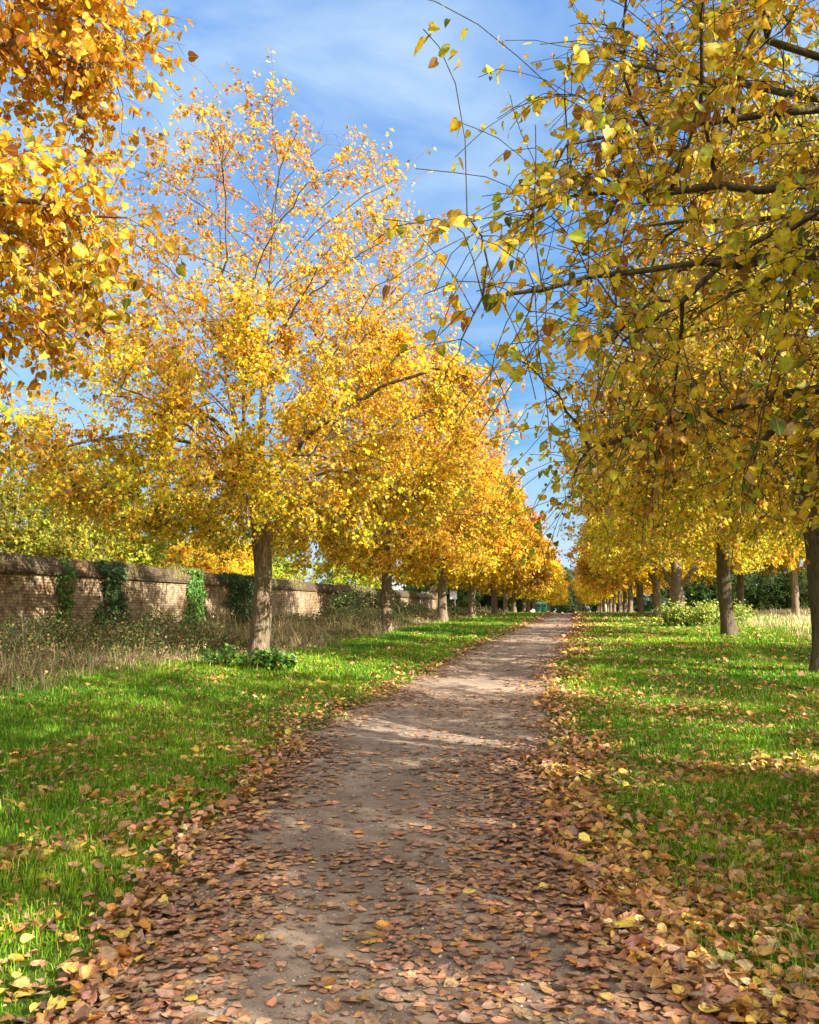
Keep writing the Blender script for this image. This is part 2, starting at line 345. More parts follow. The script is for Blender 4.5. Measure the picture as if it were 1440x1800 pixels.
# ------------------------------------------------------------------ tree grower
def pal(rng, n, cols, wts, jit=.12):
    cols = np.array(cols); i = rng.choice(len(cols), n, p=np.array(wts)/sum(wts))
    c = cols[i]*np.exp(rng.normal(0, jit, (n, 1)))*np.exp(rng.normal(0, jit*.35, (n, 3)))
    return np.clip(c, 0, .95)
GOLD = (.86, .53, .028); ORANGE = (.86, .38, .035); PINK = (.66, .33, .14); LEMON = (.80, .60, .05); LIME = (.42, .46, .035); BROWN = (.34, .13, .03); GREEN = (.10, .19, .02); TAN = (.55, .36, .14)
def autumn(rng, zz, H, mix=(.0, 1.0)):
    """colours by height: greenish yellow low, gold mid, orange/pink high"""
    t = np.clip(zz/H*mix[1]+mix[0] + rng.normal(0, .10, len(zz)), 0, 1); n = len(zz)
    a = pal(rng, n, [LIME, LEMON, GOLD, GREEN, BROWN], [.26, .34, .30, .07, .03])
    b = pal(rng, n, [LEMON, GOLD, ORANGE, BROWN, LIME], [.26, .48, .16, .05, .05])
    c = pal(rng, n, [GOLD, ORANGE, PINK, BROWN, TAN], [.38, .27, .14, .07, .14])
    u = rng.random(n); w1 = np.clip(1-t*2, 0, 1); w3 = np.clip(t*2-1, 0, 1)
    return np.where((u < w1)[:, None], a, np.where((u > 1-w3)[:, None], c, b))
def grow(seed, prof, hf, r_tr, n_lead=4, n_limb=60, n_sub=650, n_twig=5200, per=9, size=.085, lod=1, spread=1.0,
         colf=autumn, cmix=(0, 1), droop=.5, fork=None, lean=(0, 0), lumps=.2, sparse_top=.35, clip=None, notch=None, holes=.35, seg=.3, rtip=.0026, extra=()):
    rng = np.random.default_rng(seed); pz = np.array([p[0] for p in prof]); pr = np.array([p[1] for p in prof]); H = pz[-1]
    ph = rng.uniform(0, 6.28, 6)
    def env(a, z):
        r = np.interp(z, pz, pr)*(1+lumps*.5*np.sin(3*a+ph[0]+z*.5)+lumps*.5*np.sin(5*a+ph[1]-z*1.1)+lumps*.45*np.sin(2*a+ph[2]+z*1.9))
        if notch is not None:
            na, nz_, nw = notch; r = r*(1-.55*np.exp(-((np.angle(np.exp(1j*(a-na))))/.35)**2-((z-nz_)/nw)**2))
        return r
    pos = []; par = []; chains = []
    def addchain(pts, parent):
        ch = [parent] if parent is not None else []
        for p in pts:
            pos.append(np.asarray(p, float)); par.append(parent if parent is not None else -1); parent = len(pos)-1; ch.append(parent)
        chains.append(ch); return ch
    lx, ly = lean
    tr = []
    nseg = max(5, int(hf/.35))
    wx, wy = rng.normal(0, .05, 2)
    for i in range(nseg+1):
        t = i/nseg; tr.append((lx*t*hf+wx*math.sin(t*3.1), ly*t*hf+wy*math.sin(t*4), t*hf-.25*(1-t)))
    trunk = addchain(tr, None)
    skel = list(trunk[nseg//2:]) if False else [trunk[-1]]
    limbroots = []
    leads = fork if fork else [(rng.uniform(0, 6.28) if i else 0., (.12+.35*rng.random())*(i > 0)) for i in range(n_lead)]
    a0 = rng.uniform(0, 6.28)
    for i in range(len(leads)):
        if fork: a, sp, hz = leads[i]; st = trunk[-1]
        else:
            a = a0+i*2*math.pi/max(1, n_lead-1)+rng.normal(0, .3); sp = .10 if i == 0 else rng.uniform(.32, .5)*spread; hz = H*(.88 if i == 0 else rng.uniform(.72, .88))
            st = trunk[-1-(i % 3)]
        p0 = pos[st]; m = int((hz-p0[2])/.45)+3; pts = []
        re = env(a, hz*.85)*sp*1.5
        c1 = rng.normal(0, .25, 2)
        for k in range(1, m+1):
            t = k/m; q = t**.75
            rr = re*(q if sp > .15 else q*.5)
            pts.append((p0[0]+math.cos(a)*rr+c1[0]*math.sin(t*5)*.5*t**.5, p0[1]+math.sin(a)*rr+c1[1]*math.sin(t*4+1)*.5*t**.5, p0[2]+(hz-p0[2])*t))
        ch = addchain(pts, st); limbroots += ch[1:]
    limbroots += trunk[-2:]
    LP = np.array([pos[i] for i in limbroots])
    # limbs
    zmin = pz[0]
    for i in range(n_limb):
        zt_ = zmin+(H-zmin)*((i+.5)/n_limb)**.9+rng.normal(0, .25); zt_ = float(np.clip(zt_, zmin+.1, H-.2))
        a = i*2.39996+rng.normal(0, .3); r = env(a, zt_)*rng.uniform(.72, .95)
        tp = np.array([math.cos(a)*r, math.sin(a)*r, zt_])
        frac = (zt_-zmin)/(H-zmin)
        zs = max(hf*.95, zt_-r*(.55 if frac > .3 else -.1+frac*1.5)) if frac > .12 else hf+rng.uniform(0, 1.6)
        cost = np.abs(LP[:, 2]-zs)*1.0+np.linalg.norm(LP[:, :2]-tp[:2]*.25, axis=1)*.6
        st = limbroots[int(np.argmin(cost))]; p0 = pos[st]
        ln = np.linalg.norm(tp-p0); m = max(4, int(ln/.38)); up = .30*ln if frac < .3 else .16*ln
        c = p0*.5+tp*.5+np.array([0, 0, up])+rng.normal(0, .12*ln**.5, 3)
        pts = []
        for k in range(1, m+1):
            t = k/m; p = (1-t)**2*p0+2*t*(1-t)*c+t*t*tp + rng.normal(0, .035, 3)*(k < m); pts.append(p)
        ch = addchain(pts, st); skel += ch[1:]
    skel += limbroots[::2]
    xt = []
    for e_ in extra:
        tp = np.array(e_); d_ = np.linalg.norm(LP-(tp*np.array([.45, .45, 1])+np.array([0, 0, -.4])), axis=1); st = limbroots[int(np.argmin(d_))]; p0 = pos[st]; ln = np.linalg.norm(tp-p0); m = max(5, int(ln/.3))
        c = p0*.5+tp*.5+np.array([0, 0, .2*ln*.6]); ch = addchain([(1-k/m)**2*p0+2*k/m*(1-k/m)*c+(k/m)**2*tp+rng.normal(0, .025, 3) for k in range(1, m+1)], st); skel += ch[2:]
        u_ = norm(tp-p0)
        for k in range(16): xt.append(tp-u_*abs(rng.normal(0, .8))+rng.normal(0, .28, 3))
    # sub-branches
    kd = kdtree.KDTree(len(skel))
    for i, s in enumerate(skel): kd.insert(pos[s], i)
    kd.balance(); sub = []
    zz = rng.uniform(zmin, H, n_sub*3); aa = rng.uniform(0, 6.283, n_sub*3); rmx = env(aa, zz); keep = rng.random(n_sub*3) < (rmx/pr.max())**1.3+.06
    zz, aa, rmx = zz[keep][:n_sub], aa[keep][:n_sub], rmx[keep][:n_sub]
    rr = rmx*np.sqrt(rng.uniform(.10, 1.0, len(zz)))
    TP = np.stack([np.cos(aa)*rr, np.sin(aa)*rr, zz], 1)
    if xt: TP = np.concatenate([TP, np.array(xt)])
    dens = []; ends = []
    for tp in TP:
        best = None; rt = math.hypot(tp[0], tp[1])
        for (q, i, d) in kd.find_n(Vector(tp), 14):
            rq = math.hypot(q[0], q[1]); c_ = d+.9*max(0, rq-rt)+.5*max(0, q[2]-tp[2]-.3)
            if best is None or c_ < best[0]: best = (c_, i, d)
        st = skel[best[1]]; p0 = pos[st]; ln = best[2]; m = max(2, int(ln/seg))
        c = p0*.5+tp*.5+np.array([0, 0, .22*ln])+rng.normal(0, .16*ln, 3); pts = []
        for k in range(1, m+1):
            t = k/m; pts.append((1-t)**2*p0+2*t*(1-t)*c+t*t*tp+rng.normal(0, .07*seg, 3))
        ch = addchain(pts, st); sub += ch[1:]; ends.append(len(sub)-1)
        dk = rng.random() < holes*(1+.8*(tp[2]/H > .6))
        dens += [(.18 if dk else rng.uniform(.7, 1.3))]*(len(ch)-1)
    dens = np.array(dens)
    # twigs
    SP = np.array([pos[i] for i in sub]); topw = 1-sparse_top*np.clip((SP[:, 2]-H*.45)/(H*.5), 0, 1); wts = dens*topw
    pick = rng.choice(len(sub), n_twig, p=wts/wts.sum()); pick = np.concatenate([pick, np.array(ends)]); n_twig = len(pick)
    ctr = SP[pick].copy(); outd = norm(ctr-np.array([0, 0, H*.35]))
    off = rng.normal(0, .27*spread, (n_twig, 3))+outd*rng.uniform(.05, .42, (n_twig, 1)); off[:, 2] -= droop*rng.uniform(0, .45, n_twig)*np.clip(1.3-ctr[:, 2]/H, .1, 1)
    tips = ctr+off; tips[:, 2] = np.maximum(tips[:, 2], zmin-.35)
    mid = ctr+off*.5+rng.normal(0, .04, (n_twig, 3)); mid[:, 2] += np.linalg.norm(off, axis=1)*.12
    if clip is not None:
        ok = clip(tips)
        pick, ctr, mid, tips, off = pick[ok], ctr[ok], mid[ok], tips[ok], off[ok]
    if seg < .25:
        q1 = ctr*.5625+mid*.375+tips*.0625+(mid-(ctr+tips)/2)*.375; q2 = (ctr+tips)/2+(mid-(ctr+tips)/2); q3 = ctr*.0625+mid*.375+tips*.5625+(mid-(ctr+tips)/2)*.375; mid = q2
        j1, j3 = rng.normal(0, .012, (2, len(pick), 3))
        for j in range(len(pick)): addchain([q1[j]+j1[j], q2[j], q3[j]+j3[j], tips[j]], sub[pick[j]])
    else:
        for j in range(len(pick)): addchain([mid[j], tips[j]], sub[pick[j]])
    # radii (pipe model)
    Np = len(pos); P = np.array(pos); par = np.array(par); e = 2.35; acc = np.zeros(Np)
    tip0 = .0022**e; haschild = np.zeros(Np, bool); haschild[par[par >= 0]] = True; acc[~haschild] = tip0
    for i in range(Np-1, 0, -1):
        if par[i] >= 0: acc[par[i]] += acc[i]
    rad = acc**(1/e); rt = rad[trunk[0]]; k = math.log(r_tr/rtip)/math.log(rt/.0022); rad = rtip*(rad/.0022)**k
    z0 = P[trunk, 2]; fl = 1+.35*np.exp(-np.clip(z0+.1, 0, 9)/.28); 
    rad[trunk] = np.maximum(rad[trunk], rad[trunk[0]]*.86)*(fl+.35*np.exp(-np.clip(z0+.25, 0, 9)/.12))*(1+.04*np.sin(z0*4+ph[3]))
    # tubes
    VV = []; FF = []; o = 0
    groups = {}
    for ch in chains:
        rmax = rad[ch[1] if len(ch) > 1 else ch[0]]
        ns = 14 if rmax > .12 else 9 if rmax > .05 else 6 if rmax > .02 else 3
        groups.setdefault(ns, []).append(ch)
    for ns, chs in groups.items():
        idx = np.concatenate([np.array(c) for c in chs]); cid = np.concatenate([np.full(len(c), i) for i, c in enumerate(chs)])
        p = P[idx]; r_ = rad[idx].copy()
        first = np.r_[True, cid[1:] != cid[:-1]]; last = np.r_[cid[1:] != cid[:-1], True]
        # where a branch leaves its parent it starts at its own thickness
        nx = np.minimum(np.arange(len(idx))+1, len(idx)-1); isroot = np.array([c[0] == trunk[0] for c in chs])[cid]
        r_[first & ~isroot] = np.minimum(r_[first & ~isroot], r_[nx[first & ~isroot]]*1.25)
        nxt = np.where(last[:, None], p, p[nx]); prv = np.where(first[:, None], p, p[np.maximum(np.arange(len(idx))-1, 0)])
        t = norm(nxt-prv+1e-7); ref = np.tile(np.array([[.36, .93, .05]]), (len(t), 1)); a = norm(np.cross(t, ref)); b_ = np.cross(t, a)
        ang = np.arange(ns)*2*math.pi/ns
        wob = 1+(.26*np.exp(-np.clip(p[:, 2:3]+.05, 0, 9)/.22)*np.sin(5*ang[None]+.6)+.07*np.sin(3*ang[None]+p[:, 2:3]*1.2)+.05*np.sin(5*ang[None]-p[:, 2:3]*.8) if ns >= 9 else 0*ang[None])
        rg = p[:, None]+(r_[:, None]*wob)[..., None]*(np.cos(ang)[None, :, None]*a[:, None]+np.sin(ang)[None, :, None]*b_[:, None])
        s_ = np.nonzero(~last)[0]; q = np.arange(ns); q1 = (q+1) % ns
        f = np.stack([s_[:, None]*ns+q, s_[:, None]*ns+q1, (s_[:, None]+1)*ns+q1, (s_[:, None]+1)*ns+q], -1).reshape(-1, 4)+o
        VV.append(rg.reshape(-1, 3)); FF.append(f); o += len(idx)*ns
    wood = mesh_np('tree_wood', np.concatenate(VV), [np.concatenate(FF)], smooth=True)
    # leaves
    n = len(pick); per_t = rng.poisson(per, n); ii = np.repeat(np.arange(n), per_t); t = rng.uniform(.12, 1.05, len(ii))[:, None]
    c0, m0, e0 = ctr[ii], mid[ii], tips[ii]
    Q = np.where(t < .5, c0+(m0-c0)*t*2, m0+(e0-m0)*(t*2-1)); dirn = norm(e0-m0)
    rv = norm(rng.normal(0, 1, Q.shape)); side = norm(np.cross(dirn, rv)); Q = Q+side*rng.uniform(.01, .05, (len(ii), 1))
    dv = norm(dirn*.35+side*.7+rng.normal(0, .35, Q.shape)+np.array([0, 0, -.55])*rng.uniform(.2, 1.6, (len(ii), 1)))
    # leaf blades tend to face the light: outward and up
    nv = norm(norm(Q-np.array([0, 0, H*.4]))*.5+np.array([0, 0, .55])+rng.normal(0, .55, Q.shape))
    S = size*np.clip(rng.normal(1, .24, len(ii)), .45, 1.6)
    C = colf(rng, Q[:, 2], H, cmix)
    # colour drifts by clump
    drift = vnoise(Q[:, 0]*.9+30, Q[:, 1]*.9+Q[:, 2]*.7+17, seed)[:, None]
    C = C*(1+(drift-.5)*np.array([[.1, .5, .2]]))
    V, F, Cc = leaves_np(rng, Q, dv, nv, S, np.clip(C, 0, .95), lod)
    crown = mesh_np('tree_crown', V, [F], Cc)
    return wood, crown

def tree(name, meshes, x, y, rz, s, label, cat='tree', group=None, wood='bark', leafm='leaf', z=None, sz=None, trunkname='trunk'):
    t = empty(name, (x, y, (Z(x, y) if z is None else z)-.03), rz, s)
    if sz: t.scale = (s, s, sz)
    tag(t, label, cat, group)
    for nm, me, mt in (('trunk', meshes[0], M[wood]), ('crown', meshes[1], M[leafm])):
        o = D.objects.new(nm, me); COL.objects.link(o); o.parent = t
        if not me.materials: me.materials.append(mt)
    return t

# ------------------------------------------------------------------ ground, path
def grid_mesh(name, xs, ys, zf, mask=None):
    X, Y = np.meshgrid(xs, ys, indexing='ij'); Zv = zf(X.ravel(), Y.ravel())
    V = np.stack([X.ravel(), Y.ravel(), Zv], 1); ny = len(ys)
    i = np.arange(len(xs)-1)[:, None]; j = np.arange(ny-1)[None]
    a = (i*ny+j).ravel(); F = np.stack([a, a+ny, a+ny+1, a+1], 1)
    return mesh_np(name, V, [F], smooth=True)
xs = np.concatenate([np.arange(-900, -200, 60), np.arange(-200, -40, 8), np.arange(-40, -14, 1), np.arange(-14, 8, .2), np.arange(8, 20, .5), np.arange(20, 60, 2), np.arange(60, 200, 10), np.arange(200, 901, 60)])
ys = np.concatenate([np.arange(-60, -8, 2), np.arange(-8, 24, .25), np.arange(24, 60, .5), np.arange(60, 200, 2), np.arange(200, 600, 20), np.arange(600, 2001, 80)])
g = link('ground', grid_mesh('ground', xs, ys, lambda x, y: zg(x, y)-.03*(1-sstep(-.1, .25, np.abs(x-pcx(y))-pw(y)/2))), None, M['turf']); tag(g, kind='structure')
# path ribbon, edges feathered under the grass
yv = np.concatenate([np.arange(-20, 26, .15), np.arange(26, 90, .4), np.arange(90, 320, 2)]); tv = np.linspace(-1, 1, 25)
Tt, Yy = np.meshgrid(tv, yv, indexing='ij'); hw = pw(Yy)/2+.22+(vnoise(Yy*1.7, np.sign(Tt)*7+Yy*0, 9)-.5)*.3
Xx = pcx(Yy)+Tt*hw
Zz = zt(Xx, Yy)+.004+(vnoise(Xx*2.2, Yy*1.1, 4)-.5)*.012*(1-Tt**4)-.035*np.abs(Tt)**10
Vp = np.stack([Xx.ravel(), Yy.ravel(), Zz.ravel()], 1); ny = len(yv)
a_ = ((np.arange(24)[:, None])*ny+np.arange(ny-1)[None]).ravel()
p_ = link('path', mesh_np('path', Vp, [np.stack([a_, a_+ny, a_+ny+1, a_+1], 1)], smooth=True), None, M['path']); tag(p_, kind='structure')
def surf(x, y):
    """height of what one steps on"""
    on = np.abs(x-pcx(y)) < pw(y)/2-.05
    return np.where(on, zt(x, y)+.006+(vnoise(x*2.2, y*1.1, 4)-.5)*.012, zg(x, y))
def ugx(y):
    """x of the line where the mown grass ends and the rough strip begins"""
    return -7.2+np.interp(y, [0, 8, 12, 15.5, 18, 24, 30, 45, 80], [-.6, -.8, -1.1, -.8, .6, 0, -.1, -.2, 0])+(vnoise(y*.6, y*0+2, 31)-.5)*1.1

# ------------------------------------------------------------------ grass blades
def grass(seed, boxes):
    rng = np.random.default_rng(seed); Vs = []; Cs = []; o = 0; Fs = []; F4 = []
    for (x0, x1, y0, y1, n, h, wd) in boxes:
        x = rng.uniform(x0, x1, n); y = rng.uniform(y0, y1, n)
        d = pdist(x, y); pn = vnoise(x*1.4, y*1.4, 12)*.6+vnoise(x*4, y*4, 13)*.4
        u = rng.random(n)
        # sparse and worn next to the path, thin under the rough strip
        k = (d > -.03) & (u < sstep(-.05, .9, d)*.85+.12+(pn > .55)*.35*sstep(0, .2, d)) & (x > ugx(y)-.5) & (x < 12)
        x, y, d, pn = x[k], y[k], d[k], pn[k]; n = len(x)
        if not n: continue
        az = rng.uniform(0, 6.283, n); hh = h*rng.lognormal(-.1, .35, n)*(.55+.8*pn)*(.5+.5*sstep(0, 1.2, d))
        ln = rng.uniform(.15, .85, n)*hh; ww = wd*rng.uniform(.6, 1.3, n)
        P = np.stack([x, y, surf(x, y)-.008], 1); dx = np.stack([np.cos(az), np.sin(az), 0*az], 1); sx = np.stack([-np.sin(az+rng.normal(0, .7, n)), np.cos(az), 0*az], 1)
        up = np.array([0, 0, 1.])
        b0 = P-sx*ww[:, None]/2; b1 = P+sx*ww[:, None]/2
        m = P+up*(hh*.6)[:, None]+dx*(ln*.35)[:, None]; m0 = m-sx*ww[:, None]*.38; m1 = m+sx*ww[:, None]*.38
        tp = P+up*(hh*.95-ln*.35)[:, None]+dx*ln[:, None]
        V = np.stack([b0, b1, m1, m0, tp], 1); i = np.arange(n)[:, None]*5
        F4.append((i+np.array([[0, 1, 2, 3]])).reshape(-1, 4)+o); Fs.append((i+np.array([[3, 2, 4]])).reshape(-1, 3)+o); o += n*5
        c = pal(rng, n, [(.12, .30, .012), (.18, .41, .02), (.28, .46, .03), (.46, .40, .12), (.075, .18, .012)], [.30, .28, .22, .09, .11], .25)
        c = c*(1+(vnoise(x*.5, y*.5, 40)-.5)[:, None]*np.array([[1.0, .45, .3]]))*(1+(vnoise(x*2.3, y*2.3, 44)-.5)[:, None]*.5)
        Vs.append(V.reshape(-1, 3)); Cs.append(np.repeat(np.clip(c, 0, .9), 5, 0))
    return mesh_np('grass', np.concatenate(Vs), [np.concatenate(F4), np.concatenate(Fs)], np.concatenate(Cs))
gr = link('grass', grass(3, [(-4.5, -1.3, 2.2, 5, 62000, .075, .0045), (-.4, 3.2, 2.4, 5, 60000, .07, .0045),
    (-7, -1.8, 5, 8.5, 105000, .08, .006), (-.9, 5, 5, 8.5, 95000, .075, .006),
    (-9.5, -2.2, 8.5, 14, 110000, .085, .009), (-1.2, 7, 8.5, 14, 95000, .08, .009),
    (-10, -2, 14, 24, 95000, .085, .014), (-1.4, 9, 14, 24, 95000, .085, .014),
    (-8.5, -1.6, 24, 45, 60000, .10, .024), (-1, 10, 24, 45, 75000, .10, .024),
    (-8.5, -1.6, 45, 90, 36000, .13, .05), (-1, 12, 45, 90, 46000, .13, .05)]), None, M['grass']); tag(gr, kind='stuff')

# ------------------------------------------------------------------ fallen leaves
RUST = (.54, .27, .14); MAUVE = (.42, .25, .165); DKBR = (.22, .125, .075); OCHRE = (.58, .32, .10); YEL = (.78, .54, .09); CREAM = (.72, .56, .27); ORG = (.56, .25, .05)
def litter(seed, boxes):
    rng = np.random.default_rng(seed); parts = []
    for (x0, x1, y0, y1, n, s, lod) in boxes:
        x = rng.uniform(x0, x1, n); y = rng.uniform(y0, y1, n); d = pdist(x, y)
        cl = vnoise(x*1.1, y*.8, 21)*.5+vnoise(x*3.3, y*3.0, 22)*.5
        wheel = vnoise(x*1.6, y*.45, 23)                       # swept and trodden bands along the path
        onp = .24*sstep(.36, .72, wheel)+.05+.12*sstep(4.2, 2.5, y)+.5*sstep(-.75, -.05, d)*(.25+cl)*sstep(.2,.7,cl+.2)
        edge = np.exp(-((d-.02)/.24)**2)*.95
        rightside = x > pcx(y)
        grs = np.where(rightside, .62*np.exp(-np.maximum(d, 0)/1.6)+.20, .34*np.exp(-np.maximum(d, 0)/.9)+.12)*(.35+1.3*sstep(.38, .62, cl))
        near = 1+.9*sstep(6.5, 4.2, y)*rightside
        dens = np.where(d < 0, np.maximum(onp, edge), np.maximum(grs*near, edge))
        k = (rng.random(n) < dens) & (x > ugx(y)-1.5); x, y, d, rightside = x[k], y[k], d[k], rightside[k]; n = len(x)
        on = d < .08
        c1 = pal(rng, n, [RUST, MAUVE, DKBR, OCHRE, YEL, ORG], [.34, .40, .14, .05, .010, .03], .2)
        c2 = pal(rng, n, [YEL, OCHRE, RUST, CREAM, ORG, MAUVE, DKBR], [.17, .25, .27, .07, .16, .06, .02], .16)
        mixu = rng.random(n) < np.clip(d/.7+.35, .05, 1); C = np.where((on | ~mixu)[:, None], c1, c2)
        up = np.array([0, 0, 1.]); tilt = np.where(on, .12, .38)[:, None]
        lift = np.where(on, rng.uniform(.001, .006, n), rng.uniform(.004, .045, n))
        lift = lift+np.where((d > -.3) & (d < .3), rng.uniform(0, .03, n), 0)
        P = np.stack([x, y, surf(x, y)+lift+.002], 1); az = rng.uniform(0, 6.283, n)
        dv = np.stack([np.cos(az), np.sin(az), rng.normal(0, 1, n)*tilt[:, 0]*.6], 1); nv = up+rng.normal(0, 1, (n, 3))*tilt
        S = s*np.clip(rng.lognormal(-.05, .34, n), .4, 1.9)*np.where(rightside & (d > 0), 1.08, 1.0)*np.where(on, 1.0, 1.08)
        V, F, Cc = leaves_np(rng, P, dv, nv, S, C, lod, curl=np.where(on, .6, 1.7))
        parts.append((V, F, Cc))
    V, F, C = join_parts(parts)
    zmin = surf(V[:, 0], V[:, 1])+.0015; V[:, 2] = np.maximum(V[:, 2], zmin)
    return mesh_np('fallen_leaves', V, F, C)
fl = link('fallen_leaves', litter(8, [(-3.6, 3.2, 2.3, 5.2, 32000, .043, 0), (-5.5, 4.8, 5.2, 9, 42000, .047, 0), (-8, 7, 9, 15, 52000, .054, 1),
    (-9, 9, 15, 26, 40000, .075, 1), (-8, 10, 26, 48, 34000, .095, 1), (-8, 10, 48, 95, 26000, .16, 1)]), None, M['litter']); tag(fl, kind='stuff')
# grit and small stones on the path
rng = np.random.default_rng(66); n = 26000; y = 2.2+9*rng.random(n)**1.6; x = pcx(y)+rng.uniform(-1.25, 1.25, n)*pw(y)/2; r_ = rng.lognormal(-5.55, .42, n)
O = np.array([[1, 0, 0], [0, 1, 0], [-1, 0, 0], [0, -1, 0], [0, 0, 1], [0, 0, -1.]]); OF = np.array([[0, 1, 4], [1, 2, 4], [2, 3, 4], [3, 0, 4]])
V = np.stack([x, y, surf(x, y)], 1)[:, None]+(O[None]+rng.normal(0, .25, (n, 6, 3)))*r_[:, None, None]*np.array([1, 1, .6]); F = (OF[None]+np.arange(n)[:, None, None]*6).reshape(-1, 3)
gv = link('gravel', mesh_np('gravel', V.reshape(-1, 3), [F], np.repeat(pal(rng, n, [(.42, .34, .27), (.25, .19, .15), (.58, .52, .45), (.14, .11, .09)], [.35, .3, .2, .15], .2), 6, 0)), None, M['dry']); tag(gv, kind='stuff')
# low fresh weeds in the turf on the open side
rng = np.random.default_rng(91); n = 26000; x = rng.uniform(.3, 7.5, n); y = rng.uniform(3.4, 14, n); k = (vnoise(x*.8, y*.8, 92)+rng.normal(0, .08, n) > .56) & (pdist(x, y) > .5) & ~((y < 5) & (x < 1.6)); x, y = x[k], y[k]; n = len(x)
P = np.stack([x, y, surf(x, y)+rng.uniform(.015, .085, n)], 1); az = rng.uniform(0, 6.28, n); dv = np.stack([np.cos(az), np.sin(az), rng.uniform(-.1, .7, n)], 1)
V, F, C = leaves_np(rng, P, dv, np.array([[0, 0, 1.]])+rng.normal(0, .35, (n, 3)), rng.uniform(.016, .034, n), pal(rng, n, [(.20, .42, .03), (.30, .50, .04), (.12, .28, .02)], [.4, .35, .25], .2), 1, narrow=True)
wd_ = link('clover_patches', mesh_np('clover_patches', V, [F], C), None, M['grass']); tag(wd_, kind='stuff')
# a few large pale leaves one can point at
def big_leaf(x, y, az, s, col, label, tl=.3):
    rng = np.random.default_rng(int(abs(x*1000)+abs(y*77)))
    V, F, C = leaves_np(rng, np.array([[0, 0, .012]]), np.array([[math.cos(az), math.sin(az), tl*.3]]), np.array([[.12, -tl, 1.]]), [s], np.array([col]), 0)
    stalk = MB()
    o = link('fallen_leaf', mesh_np('fallen_leaf', V-np.array([0, 0, 0]), [F], C), None, M['litter']); o.location = (x, y, float(surf(np.array([x]), np.array([y]))[0])+.035)
    tag(o, label, 'leaf', 'large fallen leaves lying on top'); return o

# ------------------------------------------------------------------ rough strip on the left: brambles, dead stalks
def rough(seed):
    rng = np.random.default_rng(seed); lv = []; 
    def hU(x, y): return .16+.75*sstep(.35, .8, vnoise(x*.45, y*.35, 51))*sstep(0, 2.2, ugx(y)-x)+.12*sstep(-11.3, -12.8, x)+.22*vnoise(x*1.8, y*1.8, 52)
    for (y0, y1, n, s) in ((4, 14, 20000, .05), (14, 26, 56000, .055), (26, 45, 52000, .085), (45, 92, 36000, .15)):
        x = rng.uniform(-13.3, -6.2, n); y = rng.uniform(y0, y1, n); e = ugx(y)-x
        kind = vnoise(x*.8, y*.6, 53)+rng.normal(0, .12, n); k = (e > -.1) & (kind > .36) ; x, y, kind, e = x[k], y[k], kind[k], e[k]; n = len(x)
        h = hU(x, y)*sstep(-.2, .8, e)*np.where(kind > .5, .9, .6); u = rng.random(n)**.55
        P = np.stack([x+rng.normal(0, .05, n), y, zg(x, y)+u*h], 1)
        dv = rng.normal(0, 1, (n, 3))+np.array([0, 0, -.2]); nv = rng.normal(0, .5, (n, 3))+np.array([.35, -.25, .8])
        c = pal(rng, n, [(.06, .12, .025), (.10, .18, .035), (.17, .22, .04), (.28, .16, .08), (.50, .38, .18), (.16, .11, .065)], [.20, .19, .14, .15, .18, .14], .25)
        lv.append(leaves_np(rng, P, dv, nv, s*rng.uniform(.6, 1.3, n), c, 1))
    V, F, C = join_parts(lv)
    # stalks: long thin bent slivers
    parts = []; o = len(V)
    for (y0, y1, n, wd) in ((5, 16, 16000, .008), (16, 28, 18000, .011), (28, 50, 12000, .02), (50, 92, 6000, .04)):
        x = rng.uniform(-13.2, -6.4, n); y = rng.uniform(y0, y1, n); e = ugx(y)-x; cl = vnoise(x*.9+7, y*.9, 54)
        k = (e > -.35) & (cl+rng.normal(0, .12, n) > .40-.25*(np.abs(e-.7) < 1.0)); x, y, cl, e = x[k], y[k], cl[k], e[k]; n = len(x)
        hh = rng.lognormal(-.85, .45, n)*(.55+.6*cl)*(.45+.55*sstep(-.2, 1.0, e)); az = rng.uniform(0, 6.283, n); ln = hh*rng.uniform(.1, 1.0, n)
        P = np.stack([x, y, zg(x, y)-.02], 1); dx = np.stack([np.cos(az), np.sin(az), 0*az], 1); sx = np.array([[.55, .83, 0]])*(wd*rng.uniform(.6, 1.4, n))[:, None]
        up = np.array([0, 0, 1.]); m = P+up*(hh*.62)[:, None]+dx*(ln*.35)[:, None]; tp = P+up*(hh-ln*.3)[:, None]+dx*ln[:, None]
        Vv = np.stack([P-sx/2, P+sx/2, m+sx*.35, m-sx*.35, tp], 1); c = pal(rng, n, [(.42, .31, .17), (.28, .19, .11), (.56, .44, .25), (.16, .10, .06), (.22, .26, .06)], [.24, .27, .15, .22, .12], .25)
        parts.append((Vv.reshape(-1, 3), np.repeat(c, 5, 0), n))
    VV = [V]; CC = [C[:, :3]]; F4 = []; F3 = [F[0]] if F[0].shape[1] == 3 else []
    for v, c, n in parts:
        i = np.arange(n)[:, None]*5; F4.append((i+np.array([[0, 1, 2, 3]])).reshape(-1, 4)+o); F3.append((i+np.array([[3, 2, 4]])).reshape(-1, 3)+o); o += len(v); VV.append(v); CC.append(c)
    return mesh_np('undergrowth', np.concatenate(VV), [np.concatenate(F4), np.concatenate(F3)], np.clip(np.concatenate(CC), 0, .9))
ro = link('undergrowth', rough(14), None, M['green']); tag(ro, kind='stuff')

